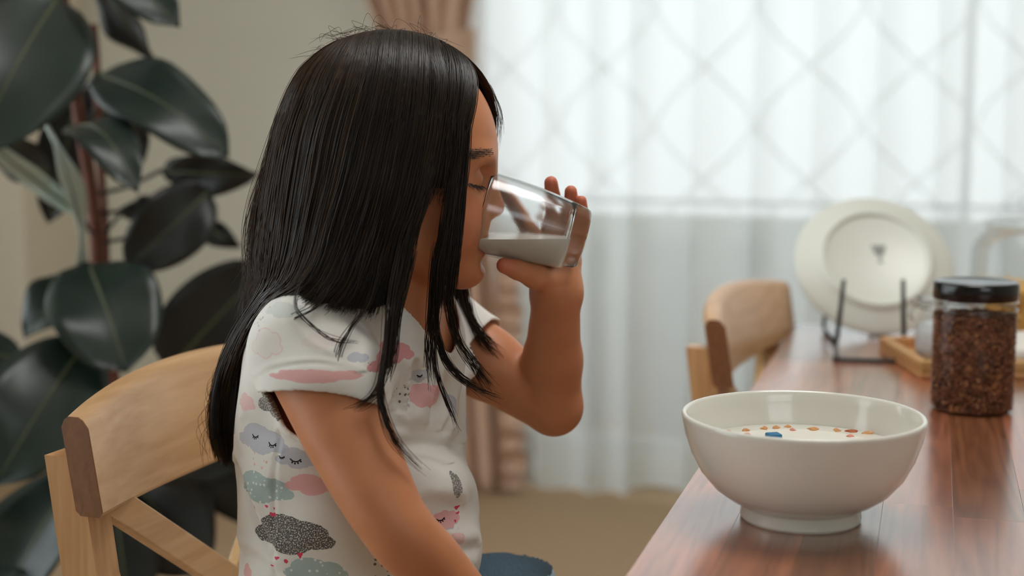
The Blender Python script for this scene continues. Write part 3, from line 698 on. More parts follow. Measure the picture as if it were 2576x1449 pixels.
leaf((130, 440), (-40, 330), 130, 0.05, 0.03, (-0.2, -1, -0.2), 0.05, 0.2, True, petiole=False)
leaf((205, 200), (120, 560), 150, 0.08, 0.10, (0.3, -1, -0.2), 0.04, 0.2, True)
leaf((330, 1000), (590, 1180), 300, 0.02, -0.05, (0.2, -1, 0.1), 0.05, 0.15, True, petiole=False)
leaf((320, 1180), (520, 1440), 300, 0.02, -0.02, (0.1, -1, 0.0), 0.05, 0.15, True, petiole=False)
leaf((290, 1230), (330, 1560), 210, 0.00, -0.05, (0.1, -1, 0.0), 0.05, 0.15, True, petiole=False)
leaf((470, 1000), (700, 1330), 260, 0.08, 0.05, (0.1, -1, 0.0), 0.05, 0.15, True, petiole=False)
# ------------------------------------------------------------------ the girl: one continuous body grown from a distance field
GY = 1.20                                         # depth of the middle of her head
S_ = GY / FPX                                     # metres per photo pixel at that depth
def np3(p): return np.array([p[0], p[1], p[2]], np.float32)
class Field:
    def __init__(s, xs, ys, zs):
        s.xs, s.ys, s.zs = (np.asarray(a, np.float32) for a in (xs, ys, zs))
        s.V = np.full((len(s.xs), len(s.ys), len(s.zs)), 1.0, np.float32)
    def block(s, lo, hi):
        sl = []
        for a, l, h in zip((s.xs, s.ys, s.zs), lo, hi):
            i0 = max(int(np.searchsorted(a, l)) - 1, 0); i1 = min(int(np.searchsorted(a, h)) + 1, len(a)); sl.append(slice(i0, max(i1, i0)))
        return tuple(sl), s.xs[sl[0]][:, None, None], s.ys[sl[1]][None, :, None], s.zs[sl[2]][None, None, :]
    def apply(s, sl, d, k, op):
        V = s.V[sl]
        if op == 'add': h = np.maximum(k - np.abs(V - d), 0) / k; s.V[sl] = np.minimum(V, d) - h * h * k * 0.25
        else: h = np.maximum(k - np.abs(V + d), 0) / k; s.V[sl] = np.maximum(V, -d) + h * h * k * 0.25
    def ell(s, c, r, k=0.01, Mr=None, op='add', cut=None):
        c = np3(c); rm = max(r) + k + 0.006
        sl, X, Y, Z = s.block(c - rm, c + rm)
        x, y, z = X - c[0], Y - c[1], Z - c[2]
        if Mr is not None:
            A = np.array(Mr, np.float32)      # rows are the ellipsoid's axes
            x, y, z = A[0, 0] * x + A[0, 1] * y + A[0, 2] * z, A[1, 0] * x + A[1, 1] * y + A[1, 2] * z, A[2, 0] * x + A[2, 1] * y + A[2, 2] * z
        k0 = np.sqrt((x / r[0]) ** 2 + (y / r[1]) ** 2 + (z / r[2]) ** 2); k1 = np.sqrt((x / r[0] ** 2) ** 2 + (y / r[1] ** 2) ** 2 + (z / r[2] ** 2) ** 2) + 1e-9
        d = k0 * (k0 - 1) / k1
        if cut is not None: d = np.maximum(d, cut(X, Y, Z))
        s.apply(sl, d, k, op)
    def cap(s, a, b, ra, rb, k=0.01, op='add', squash=None):
        a, b = np3(a), np3(b); rm = max(ra, rb) * (squash[1] if squash else 1) + k + 0.006
        sl, X, Y, Z = s.block(np.minimum(a, b) - rm, np.maximum(a, b) + rm)
        ab = b - a; L2 = float(ab @ ab) + 1e-12
        t = np.clip(((X - a[0]) * ab[0] + (Y - a[1]) * ab[1] + (Z - a[2]) * ab[2]) / L2, 0, 1)
        dx, dy, dz = X - (a[0] + t * ab[0]), Y - (a[1] + t * ab[1]), Z - (a[2] + t * ab[2])
        q = dx * dx + dy * dy + dz * dz
        if squash is not None:                     # widen along one direction: (unit vector, factor)
            w = squash[0]; pr = dx * w[0] + dy * w[1] + dz * w[2]; q = q - pr * pr * (1 - 1 / squash[1] ** 2)
        s.apply(sl, np.sqrt(q) - (ra + (rb - ra) * t), k, op)
    def chain(s, pts, rads, k=0.006, joint=0.002, **kw):
        for i in range(len(pts) - 1): s.cap(pts[i], pts[i + 1], rads[i], rads[i + 1], k if i == 0 else joint, **kw)
    def nets(s):
        """surface nets: one vertex per mixed cell, one quad per crossed grid edge"""
        V = s.V; I = V < 0
        cnt = np.zeros(tuple(n - 1 for n in V.shape), np.int8)
        for a in (0, 1):
            for b in (0, 1):
                for c in (0, 1): cnt += I[a:V.shape[0] - 1 + a, b:V.shape[1] - 1 + b, c:V.shape[2] - 1 + c]
        cells = np.argwhere((cnt > 0) & (cnt < 8)); idx = np.full(cnt.shape, -1, np.int32); idx[tuple(cells.T)] = np.arange(len(cells))
        i, j, k = cells.T; acc = np.zeros((len(cells), 3)); n = np.zeros(len(cells))
        ax = [s.xs.astype(float), s.ys.astype(float), s.zs.astype(float)]
        for d in range(3):
            o1, o2 = [q for q in range(3) if q != d]
            for a in (0, 1):
                for b in (0, 1):
                    p0 = [i, j, k]; p0[o1] = p0[o1] + a; p0[o2] = p0[o2] + b; p1 = list(p0); p1[d] = p1[d] + 1
                    v0, v1 = V[tuple(p0)].astype(float), V[tuple(p1)].astype(float); m = (v0 < 0) != (v1 < 0)
                    t = np.where(m, v0 / np.where(m, v0 - v1, 1), 0)
                    w = np.empty((len(cells), 3))
                    for e in range(3): w[:, e] = ax[e][p0[e]] + (t * (ax[e][p1[e]] - ax[e][p0[e]]) if e == d else 0)
                    acc += w * m[:, None]; n += m
        vert = acc / n[:, None]; quads = []
        for d in range(3):
            o1, o2 = ((1, 2), (2, 0), (0, 1))[d]
            A = np.moveaxis(I, d, 0); ch = np.argwhere(A[:-1] != A[1:]); 
            e = np.empty_like(ch); rest = [q for q in range(3) if q != d]; e[:, d] = ch[:, 0]; e[:, rest[0]] = ch[:, 1]; e[:, rest[1]] = ch[:, 2]
            ok = (e[:, o1] > 0) & (e[:, o2] > 0) & (e[:, o1] < V.shape[o1] - 1) & (e[:, o2] < V.shape[o2] - 1); e = e[ok]
            q = []
            for (a, b) in ((1, 1), (0, 1), (0, 0), (1, 0)):
                c = e.copy(); c[:, o1] -= a; c[:, o2] -= b; q.append(idx[tuple(c.T)])
            q = np.stack(q, 1); flip = ~I[tuple(e.T)]; q[flip] = q[flip][:, ::-1]; quads.append(q)
        return vert, np.concatenate(quads)
def relax(v, q, it=2, f=0.5):
    n = len(v); e = np.concatenate([q[:, [0, 1]], q[:, [1, 2]], q[:, [2, 3]], q[:, [3, 0]]])
    deg = np.bincount(e[:, 0], minlength=n) + np.bincount(e[:, 1], minlength=n)
    for s in range(it):
        for fac in (f, -f * 1.03):                 # smooth without shrinking
            a = np.stack([np.bincount(e[:, 0], v[e[:, 1], d], n) + np.bincount(e[:, 1], v[e[:, 0], d], n) for d in range(3)], 1)
            v = v + fac * (a / np.maximum(deg, 1)[:, None] - v)
    return v
def mesh_np(name, v, q):
    me = bpy.data.meshes.new(name); me.vertices.add(len(v)); me.vertices.foreach_set('co', v.astype(np.float32).ravel())
    k = q.shape[1]; me.loops.add(q.size); me.loops.foreach_set('vertex_index', q.astype(np.int32).ravel())
    me.polygons.add(len(q)); me.polygons.foreach_set('loop_start', np.arange(0, q.size, k, dtype=np.int32))
    me.update(calc_edges=True); me.polygons.foreach_set('use_smooth', np.ones(len(q), bool)); me.update(); return me

PSI = R(22)                                        # her chest is turned a little towards the camera
TF = Vector((math.cos(PSI), -math.sin(PSI), 0)); TL = Vector((-math.sin(PSI), -math.cos(PSI), 0)); UP = Vector((0, 0, 1))
TROT = [list(TF), list(TL), [0, 0, 1]]
# joints
sh_r, el_r, wr_r = P(778, 880, 1.108), P(988, 1312, 1.045), P(1225, 1572, 1.06)
sh_l, el_l, wr_l = P(1105, 838, 1.310), P(1392, 1022, 1.275), P(1400, 735, 1.228)
chest = P(880, 965, 1.215); belly = P(893, 1270, 1.205); hipc = P(890, 1500, 1.205)

def add_torso(F, g, k=0.03):
    F.ell(chest + Vector((0, 0, -0.006)), (0.083 + g, 0.101 + g, 0.130 + g), k, TROT)
    F.ell(belly, (0.091 + g, 0.104 + g, 0.150 + g), k, TROT)
    F.ell(hipc + Vector((0, 0, -0.03)), (0.092 + g, 0.110 + g, 0.110 + g), k, TROT)
    up = Vector((0, 0, 0.004))
    F.cap(sh_r + up + TL * -0.012, sh_r.lerp(sh_l, .5) + Vector((-0.012, 0, 0.012)), 0.033 + g, 0.040 + g, k)
    F.cap(sh_l + up + TL * 0.012, sh_r.lerp(sh_l, .5) + Vector((-0.012, 0, 0.012)), 0.033 + g, 0.040 + g, k)
    F.ell(chest + TF * 0.012 + Vector((0, 0, 0.035)), (0.075 + g, 0.085 + g, 0.08 + g), k, TROT)

def body_field():
    xs = np.arange(-0.275, 0.135, 0.0016); ys = np.arange(0.985, 1.365, 0.0016)
    zs = np.concatenate([np.arange(0.50, 0.842, 0.003), np.arange(0.842, 1.128, 0.00145)])
    F = Field(xs, ys, zs)
    Q = lambda px, py, lat=0.0: P(px, py, GY) + Vector((0, -lat, 0)) if lat == 0 else P(px, py, GY) + Vector((0, -lat, 0))
    px = S_
    add_torso(F, -0.006)
    # neck and trapezius
    F.cap(P(985, 620, GY), P(945, 835, 1.212), 0.037, 0.040, 0.02)
    F.cap(P(945, 800, 1.212), sh_r + Vector((0.01, 0.02, 0.002)), 0.030, 0.026, 0.03); F.cap(P(945, 800, 1.212), sh_l + Vector((-0.01, -0.02, 0.002)), 0.030, 0.026, 0.03)
    # near arm
    ac = catmull([sh_r, sh_r.lerp(el_r, .5) + Vector((-.002, 0, 0)), el_r, el_r.lerp(wr_r, .45), wr_r], 25)
    F.chain([Vector(q) for q in ac], list(np.interp(np.arange(25), [0, 6, 12, 17, 24], [0.0385, 0.0338, 0.0262, 0.0248, 0.0185])), 0.022, 0.003)
    # far arm, raised
    F.chain([sh_l, sh_l.lerp(el_l, .4), el_l], [0.0370, 0.0325, 0.0262], 0.022, 0.010)
    ea = el_l + Vector((0.001, 0, -0.001))
    fm = P(1390, 905, 1.262)
    F.cap(ea, fm, 0.0252, 0.0254, 0.006); F.cap(fm, wr_l, 0.0254, 0.0205, 0.010)
    # near hand resting on the lap: palm, four fingers, thumb
    fd = (wr_r - el_r).normalized(); hp = wr_r + fd * 0.032
    F.cap(wr_r, hp, 0.019, 0.021, 0.008, squash=((0.0, 1.0, 0.0), 1.25))
    for i, (o_, l_) in enumerate(((-0.021, 0.048), (-0.007, 0.053), (0.007, 0.050), (0.021, 0.040))):
        b0 = hp + fd * 0.012 + Vector((0, o_, 0)); b1 = b0 + fd * l_ * .5 + Vector((0, o_ * .1, -0.004)); b2 = b0 + fd * l_ * .85 + Vector((0, o_ * .15, -0.018))
        F.chain([b0, b1, b2], [0.0078, 0.0070, 0.0060], 0.004, 0.002)
    t0_ = wr_r + fd * 0.018 + Vector((0.002, -0.020, 0.006)); F.chain([t0_, t0_ + fd * .022 + Vector((0, -.010, 0)), t0_ + fd * .042 + Vector((0, -.012, -.006))], [0.0095, 0.0085, 0.007], 0.006, 0.002)

    # ---- head
    F.ell(P(985, 330, GY), (248 * px, 0.0715, 220 * px), 0.02)
    F.ell(P(1000, 385, GY), (228 * px, 0.0700, 190 * px), 0.02)
    F.ell(P(1103, 470, GY), (120 * px, 0.0560, 205 * px), 0.03)                 # face
    F.cap(P(1172, 672, GY) + Vector((0, -.006, 0)), P(1172, 672, GY) + Vector((0, .006, 0)), 34 * px, 34 * px, 0.018)      # chin
    for sg in (-1, 1):
        F.cap(P(1165, 668, GY) + Vector((0, sg * .010, 0)), P(1015, 600, GY) + Vector((0, sg * .046, 0)), 0.0125, 0.014, 0.022)   # jaw
        F.ell(P(1143, 560, GY) + Vector((0, sg * .030, 0)), (62 * px, 0.026, 74 * px), 0.020)                                   # cheek
        F.ell(P(985, 490, GY) + Vector((0, sg * .073, 0)), (0.017, 0.006, 0.028), 0.006)                                        # ear
        F.ell(P(1190, 392, GY) + Vector((0, sg * .026, 0)), (46 * px, 0.020, 24 * px), 0.012)                                   # brow
    F.cap(P(1205, 560, GY) + Vector((0, -.012, 0)), P(1205, 560, GY) + Vector((0, .012, 0)), 0.0075, 0.0075, 0.014)              # mouth mound
    for sg in (-1, 1):                                                                                                         # eye sockets, then lids
        F.ell(P(1222, 447, GY) + Vector((0, sg * .030, 0)), (36 * px, 0.016, 32 * px), 0.010, op='sub')
        F.ell(P(1180, 447, GY) + Vector((0, sg * .0305, 0)), (37 * px, 0.0125, 35 * px), 0.004)
        F.cap(P(1216, 466, GY) + Vector((0, sg * .020, 0)), P(1170, 468, GY) + Vector((0, sg * .042, 0)), 0.0010, 0.0010, 0.0025, op='sub')   # lid line
    F.cap(P(1216, 428, GY), P(1244, 512, GY), 13 * px, 17 * px, 0.012); F.cap(P(1225, 468, GY), P(1250, 524, GY), 12 * px, 16.5 * px, 0.008)     # nose
    for sg in (-1, 1):
        F.ell(P(1232, 534, GY) + Vector((0, sg * .0088, 0)), (20 * px, 0.0052, 14 * px), 0.005)
        F.ell(P(1236, 548, GY) + Vector((0, sg * .0052, 0)), (9 * px, 0.0024, 5 * px), 0.002, op='sub')
    # lips closed round the rim of the glass
    F.cap(P(1207, 592, GY) + Vector((0, -.010, 0)), P(1207, 592, GY) + Vector((0, .010, 0)), 13 * px, 13 * px, 0.007)
    F.cap(P(1212, 588, GY) + Vector((0, -.004, 0)), P(1212, 588, GY) + Vector((0, .004, 0)), 10 * px, 10 * px, 0.006)
    F.cap(P(1202, 634, GY) + Vector((0, -.010, 0)), P(1202, 634, GY) + Vector((0, .010, 0)), 14 * px, 14 * px, 0.007)
    F.cap(P(1206, 612, GY) + Vector((0, -.016, 0)), P(1206, 612, GY) + Vector((0, .016, 0)), 3.2 * px, 3.2 * px, 0.005, op='sub')
    F.cap(P(1222, 662, GY) + Vector((0, -.012, 0)), P(1222, 662, GY) + Vector((0, .012, 0)), 9 * px, 9 * px, 0.008, op='sub')
    # ---- far hand round the glass: palm under and behind it, thumb in front below, fingers rising behind
    HY = 1.243
    F.cap(wr_l, P(1398, 668, HY - 0.004), 0.0200, 0.0200, 0.010, squash=((1.0, 0.0, 0.0), 1.1))
    F.ell(P(1400, 640, HY + 0.004), (60 * px, 0.0125, 66 * px), 0.010)
    fing = [([(1345, 610, HY), (1313, 545, HY + .004), (1284, 497, HY), (1264, 462, HY - .006)], [.0078, .0072, .0066, .0058]),
            ([(1378, 590, HY + .004), (1388, 532, HY + .007), (1390, 492, HY + .003), (1386, 460, HY - .004)], [.0080, .0074, .0068, .0060]),
            ([(1415, 596, HY + .003), (1432, 545, HY + .006), (1437, 510, HY + .002), (1436, 482, HY - .004)], [.0076, .0070, .0064, .0056]),
            ([(1440, 612, HY), (1458, 565, HY + .002), (1464, 535, HY - .002), (1462, 506, HY - .006)], [.0070, .0063, .0057, .0050])]
    for pts_, rr in fing: F.chain([P(*p) for p in pts_], rr, 0.005, 0.0015)
    F.cap(P(1395, 712, 1.222), P(1345, 694, 1.196), 0.0125, 0.0100, 0.010)
    F.chain([P(1345, 694, 1.196), P(1300, 678, 1.183), P(1268, 668, 1.180)], [0.0100, 0.0084, 0.0066], 0.006, 0.002)
    return F
F = body_field()
bv, bq = F.nets(); bv = relax(bv, bq, 2)
body = bpy.data.objects.new('person', mesh_np('person', bv, bq))
# skin with redder lips, fingertips, cheeks (a property of the skin itself)
bv32 = bv.astype(np.float32)
def near(p, r): p = np3(p); return np.clip(1 - np.linalg.norm((bv32 - p), axis=1) / r, 0, 1)
blush = np.zeros(len(bv), np.float32); lip = np.zeros(len(bv), np.float32)
for sg in (-1, 1):
    blush = np.maximum(blush, 0.45 * near(P(1150, 545, GY) + Vector((0, sg * .045, 0)), 0.035))
for p in ((1264, 462, 1.237), (1386, 460, 1.239), (1436, 482, 1.239), (1462, 506, 1.237), (1262, 668, 1.18)): blush = np.maximum(blush, 0.9 * near(P(*p), 0.018))
blush = np.maximum(blush, 0.4 * near(P(1262, 522, GY), 0.014))
for yy in np.linspace(-0.012, 0.012, 7):
    lip = np.maximum(lip, near(P(1212, 598, GY) + Vector((0, yy, 0)), 0.0075)); lip = np.maximum(lip, near(P(1212, 624, GY) + Vector((0, yy, 0)), 0.0075))
at = body.data.attributes.new('tint', 'FLOAT_COLOR', 'POINT')
at.data.foreach_set('color', np.stack([blush, np.clip(lip * 2, 0, 1), np.zeros_like(lip), np.ones_like(lip)], 1).ravel())
nt = NT('warm_skin')
atn = nt.n('ShaderNodeAttribute', attribute_name='tint'); sp = nt.n('ShaderNodeSeparateColor', {0: atn.outputs['Color']})
co = nt.n('ShaderNodeTexCoord').outputs['Object']
n1_ = nt.n('ShaderNodeTexNoise', {'Vector': co, 'Scale': 45.0, 'Detail': 4.0}).outputs['Fac']
n2_ = nt.n('ShaderNodeTexNoise', {'Vector': co, 'Scale': 1400.0, 'Detail': 2.0}).outputs['Fac']
c = nt.mix(n1_, srgb(192, 124, 84), srgb(208, 140, 99)); c = nt.mix(sp.outputs[0], c, srgb(214, 112, 92)); c = nt.mix(sp.outputs[1], c, srgb(190, 96, 88))
sk = bsdf(nt, Base_Color=c, Roughness=0.48, Subsurface_Weight=0.22, Subsurface_Scale=0.25, Specular_IOR_Level=0.4)
sk.inputs['Subsurface Radius'].default_value = (0.030, 0.012, 0.006)
bn = nt.n('ShaderNodeBump', {'Height': n2_, 'Strength': 0.10, 'Distance': 0.0006}); nt.link(bn.outputs[0], sk.inputs['Normal'])
nt.surf(sk.outputs[0]); M['skin'] = nt.m
finish(body, M['skin'], None, 'seated girl with long dark hair in a white cloud-print tee drinking milk', 'person')

# ---- T-shirt: a thin shell round the torso with cap sleeves, scooped neck and creases
def shirt():
    F = Field(np.arange(-0.262, 0.012, 0.0015), np.arange(1.035, 1.365, 0.0015), np.arange(0.555, 0.935, 0.0015))
    add_torso(F, 0.0045, 0.03)
    ad = (el_r - sh_r).normalized()
    # near cap sleeve: stands off the arm a little, wider behind the arm
    s0, s1 = sh_r + Vector((-0.002, 0.004, 0.002)), sh_r + ad * 0.030 + Vector((-0.007, -0.001, 0.0))
    F.cap(s0, s1, 0.0415, 0.0440, 0.022); F.cap(s0, sh_r + ad * 0.034 + Vector((0.006, -0.002, 0.002)), 0.0415, 0.0425, 0.012)
    al = (el_l - sh_l).normalized()
    F.cap(sh_l, sh_l + al * 0.055, 0.0415, 0.0400, 0.022)
    # belly bulge and blouse of cloth over the waist
    F.ell(P(1085, 1360, 1.165), (0.040, 0.060, 0.060), 0.03); F.ell(P(1075, 1215, 1.170), (0.033, 0.06, 0.030), 0.016)
    V = F.V; X, Y, Z = F.xs[:, None, None], F.ys[None, :, None], F.zs[None, None, :]
    # creases: long waves in the cloth
    rx, ry = X - chest.x, Y - chest.y; ff = rx * TF.x + ry * TF.y; ll = rx * TL.x + ry * TL.y
    zz = Z - chest.z
    w = 0.0024 * np.sin(95 * zz + 60 * ff + 3 * np.sin(22 * ll + 30 * ff)) * np.exp(-((zz + 0.075) / 0.05) ** 2) * np.clip(ff * 18, -0.2, 1)
    w += 0.0022 * np.sin(120 * ll + 55 * zz + 2 * np.sin(40 * zz)) * np.exp(-((zz - 0.005) / 0.06) ** 2) * np.clip(ff * 18, 0, 1)
    w += 0.0018 * np.sin(70 * zz - 80 * ff + 1.0) * np.exp(-((ff + 0.03) / 0.05) ** 2) * np.clip((ll - 0.03) * 20, 0, 1)
    w += 0.0010 * np.sin(45 * zz + 25 * ll + 1.5 * np.sin(31 * ff))
    V += w.astype(np.float32)
    V[:] = np.abs(V + 0.0) - 0.00135
    # openings
    nc = P(935, 800, 1.214); cx, cy = X - nc.x, Y - nc.y; nf = cx * TF.x + cy * TF.y; nl = cx * TL.x + cy * TL.y
    sm_ = np.clip((nf + 0.03) / 0.095, 0, 1); sm_ = sm_ * sm_ * (3 - 2 * sm_)
    zb = P(700, 748, 1.212).z; zf = P(1098, 905, 1.15).z
    V[:] = np.maximum(V, Z - (zb + (zf - zb) * sm_ + 15.0 * nl ** 2))
    pl = lambda p, n: (X - p.x) * n.x + (Y - p.y) * n.y + (Z - p.z) * n.z
    # sleeve hem: surface across the arm, only outside the torso
    lat = rx * TL.x + ry * TL.y; fwd = rx * TF.x + ry * TF.y
    zh = P(800, 957, 1.09).z - 5.0 * (X - P(800, 957, 1.09).x) ** 2 - 0.05 * (X - P(800, 957, 1.09).x)
    arm = np.minimum(zh - Z, lat - 0.1215)
    arm = np.minimum(arm, Z - (zh - 0.05))
    V[:] = np.maximum(V, arm)
    hl = sh_l + al * 0.040; dL = pl(hl, al)
    armL = np.minimum(dL, 0.046 - np.sqrt(np.maximum(0, sum(((g - a) - ((X - sh_l.x) * al.x + (Y - sh_l.y) * al.y + (Z - sh_l.z) * al.z) * d_) ** 2 for g, a, d_ in ((X, sh_l.x, al.x), (Y, sh_l.y, al.y), (Z, sh_l.z, al.z))))))
    V[:] = np.maximum(V, armL)
    V[:] = np.maximum(V, 0.575 - Z)
    return F
F = shirt(); sv, sq = F.nets(); sv = relax(sv, sq, 2)
# ---- looking points up on a surface by photo pixel (to set print, brow and lashes on it)
class Lookup:
    def __init__(s, v):
        s.v = v; c, sn = math.cos(PITCH), math.sin(PITCH)
        d = v[:, 1] * c - (v[:, 2] - CAMZ) * sn; u = v[:, 1] * sn + (v[:, 2] - CAMZ) * c
        s.px = CX + FPX * v[:, 0] / d; s.py = CY - FPX * u / d; s.d = d
    def __call__(s, px, py, r=5):
        for rad in (r, r * 3, r * 8):
            m = np.nonzero((np.abs(s.px - px) < rad) & (np.abs(s.py - py) < rad))[0]
            if len(m):
                near_ = m[s.d[m] < s.d[m].min() + 0.012]
                return s.v[near_[np.argmin((s.px[near_] - px) ** 2 + (s.py[near_] - py) ** 2)]]
        i = np.argmin((s.px - px) ** 2 + (s.py - py) ** 2); return s.v[i]

# ---- creases pressed into the cloth: (points in the photo, depth, width), each a groove with a soft ridge beside it
LK = Lookup(sv)
CREASE = [([(1000, 1128), (1060, 1118), (1120, 1128), (1150, 1120)], 0.0050, 0.007), ([(985, 1190), (1050, 1165), (1110, 1170)], 0.0030, 0.006), ([(1000, 925), (1008, 970), (1004, 1030)], 0.0026, 0.004),
          ([(1042, 920), (1040, 970), (1022, 1040)], 0.0024, 0.004), ([(1085, 915), (1090, 990), (1075, 1060)], 0.0022, 0.004), ([(1110, 940), (1128, 1010), (1120, 1080)], 0.0022, 0.004), ([(970, 1040), (1020, 1075), (1110, 1085)], 0.0028, 0.006),
          ([(594, 1170), (618, 1240), (655, 1330), (690, 1385)], 0.0030, 0.005), ([(700, 1225), (770, 1240), (860, 1250)], 0.0018, 0.006), ([(620, 1060), (690, 1100), (740, 1110)], 0.0014, 0.006), ([(600, 1380), (660, 1410), (700, 1445)], 0.0022, 0.006),
          ([(1010, 1290), (1090, 1265), (1150, 1275)], 0.0024, 0.006), ([(1090, 1360), (1150, 1385), (1200, 1380)], 0.0030, 0.006), ([(705, 1090), (695, 1180), (692, 1290), (690, 1440)], 0.0010, 0.0025), ([(880, 800), (930, 850), (945, 930)], 0.0022, 0.006), ([(650, 950), (700, 925), (800, 915), (900, 935)], 0.0008, 0.002)]
for pts_, A_, w_ in CREASE:
    line = catmull([LK(*p) for p in pts_], 40)
    m = np.nonzero((np.abs(sv - line.mean(0)) < (np.ptp(line, axis=0) / 2 + 0.03)).all(1))[0]
    d = np.min(np.linalg.norm(sv[m][:, None] - line[None], axis=2), axis=1)
    up_ = np.sign(sv[m][:, 2] - line[np.argmin(np.linalg.norm(sv[m][:, None] - line[None], axis=2), axis=1)][:, 2])
    r = sv[m] - np.array([belly.x, belly.y, 0]); r[:, 2] = 0; r /= np.linalg.norm(r, axis=1)[:, None]
    disp = -A_ * np.exp(-(d / w_) ** 2) + 0.55 * A_ * np.exp(-((d - 1.9 * w_) / (w_ * 1.1)) ** 2) * (0.6 + 0.4 * up_)
    sv[m] += r * disp[:, None]
# ---- the tee and its print
tee = bpy.data.objects.new('t_shirt', mesh_np('t_shirt', sv, sq))
def cloth_uv(v):
    x, y = v[..., 0] - belly.x, v[..., 1] - belly.y
    f = x * TF.x + y * TF.y; l = x * TL.x + y * TL.y
    return np.stack([0.105 * np.arctan2(l, f), v[..., 2]], -1)       # 0 at the breast bone, grows round her right side
uvp = cloth_uv(sv)
at = tee.data.attributes.new('print_uv', 'FLOAT_VECTOR', 'POINT')
at.data.foreach_set('vector', np.concatenate([uvp, np.zeros((len(sv), 1))], 1).astype(np.float32).ravel())
LK = Lookup(sv)
nt = NT('cloud_print_cotton')
base_uv = nt.n('ShaderNodeAttribute', attribute_name='print_uv').outputs['Vector']
nzc = nt.n('ShaderNodeTexNoise', {'Vector': base_uv, 'Scale': 170.0, 'Detail': 2.0}).outputs['Color']
wob = nt.n('ShaderNodeVectorMath', {0: nzc, 1: (0.5, 0.5, 0.5)}, operation='SUBTRACT').outputs[0]
wob = nt.n('ShaderNodeVectorMath', {0: wob, 1: (0.0035, 0.0035, 0.0)}, operation='MULTIPLY').outputs[0]
UV = nt.n('ShaderNodeVectorMath', {0: base_uv, 1: wob}, operation='ADD').outputs[0]
scr = nt.n('ShaderNodeTexNoise', {'Vector': base_uv, 'Scale': 900.0, 'Detail': 2.0}).outputs['Fac']
dots = nt.n('ShaderNodeTexVoronoi', {'Vector': base_uv, 'Scale': 210.0, 'Randomness': 0.55}).outputs['Distance']
weave = nt.n('ShaderNodeTexNoise', {'Vector': base_uv, 'Scale': 1600.0, 'Detail': 2.0}).outputs['Fac']
col = nt.mix(weave, srgb(224, 220, 213), srgb(240, 237, 231))
def circ(c, r, vec):
    d = nt.n('ShaderNodeVectorMath', {0: vec, 1: (c[0], c[1], 0)}, operation='DISTANCE').outputs['Value']
    return nt.math('SUBTRACT', d, r)
def spot(px0, py0, px1, py1):
    cx_, cy_ = (px0 + px1) / 2, (py0 + py1) / 2
    C = cloth_uv(LK(cx_, cy_)); Lf, Rt, Tp, Bt = (cloth_uv(LK(*q)) for q in ((px0, cy_), (px1, cy_), (cx_, py0), (cx_, py1)))
    wx, wy = (px1 - px0) / 2 * 0.00034, (py1 - py0) / 2 * 0.00034
    return C, float(np.clip(abs(Lf[0] - Rt[0]) / 2, wx * 0.8, wx * 1.5)), float(np.clip(abs(Tp[1] - Bt[1]) / 2, wy * 0.8, wy * 1.3))
SHAPES = {'cloud': ((-0.62, -0.25, 0.42), (-0.15, 0.25, 0.62), (0.38, 0.10, 0.55), (0.75, -0.30, 0.34), (0.05, -0.40, 0.55)), 'blob': ((-0.3, 0.1, 0.7), (0.35, -0.1, 0.68)),
          'heart': ((-0.38, 0.30, 0.55), (0.38, 0.30, 0.55), (0.0, -0.15, 0.55), (0.0, -0.55, 0.28))}
def shape(box, kind, colour, style='flat', fade=0.85):
    global col
    C, hx, hy = (np.array(box[0]), box[1], box[2]) if len(box) == 3 else spot(*box)
    vec = nt.n('ShaderNodeVectorMath', {0: UV, 1: (C[0], C[1], 0)}, operation='SUBTRACT').outputs[0]
    vec = nt.n('ShaderNodeVectorMath', {0: vec, 1: (-1 / hx, 1 / hy, 0)}, operation='MULTIPLY').outputs[0]
    d = None
    for (x, y, r) in SHAPES[kind]:
        q = circ((x, y), r, vec); d = q if d is None else nt.math('MINIMUM', d, q)
    m = nt.math('LESS_THAN', d, 0.0)
    if style == 'scribble': m = nt.math('MULTIPLY', m, nt.math('MULTIPLY_ADD', nt.math('LESS_THAN', scr, 0.56), 0.72, 0.22))
    elif style == 'outline': m = nt.math('MULTIPLY', m, nt.math('MULTIPLY_ADD', nt.math('GREATER_THAN', d, -0.07), 0.7, 0.2))
    elif style == 'specks': m = nt.math('MULTIPLY', m, nt.math('LESS_THAN', dots, 0.26))
    cc_ = colour
    if style == 'dotted': cc_ = nt.mix(nt.math('LESS_THAN', dots, 0.24), colour, srgb(226, 232, 230))
    col = nt.mix(nt.math('MULTIPLY', m, fade), col, cc_)
def lash(px, py, r_px=16, flip=False):
    """closed sleepy eye: an arc with three short lashes"""
    global col
    C = cloth_uv(LK(px, py)); r = r_px * 0.00031
    d = nt.n('ShaderNodeVectorMath', {0: base_uv, 1: (C[0], C[1] + r * 0.75, 0)}, operation='DISTANCE').outputs['Value']
    ring = nt.math('LESS_THAN', nt.math('ABSOLUTE', nt.math('SUBTRACT', d, r * 1.15)), 0.00055)
    vy = nt.n('ShaderNodeSeparateXYZ', {0: base_uv}).outputs[1]
    m = nt.math('MULTIPLY', ring, nt.math('LESS_THAN', vy, C[1] + r * 0.12))
    for (ax, ay) in ((-0.95, -0.30), (-0.45, -0.62), (0.1, -0.72), (0.6, -0.55)):
        m = nt.math('MAXIMUM', m, nt.math('LESS_THAN', circ((C[0] + ax * r, C[1] + ay * r), r * 0.17, base_uv), 0.0))
    col = nt.mix(m, col, srgb(30, 28, 30))
LAV, PINK, TEAL, DARK, SALM = srgb(190, 192, 204), srgb(232, 170, 170), srgb(160, 184, 182), srgb(74, 68, 64), srgb(230, 176, 160)
shape((640, 815, 705, 905), 'cloud', PINK, 'outline', 0.45); shape((665, 760, 760, 800), 'cloud', TEAL, 'flat', 0.3)
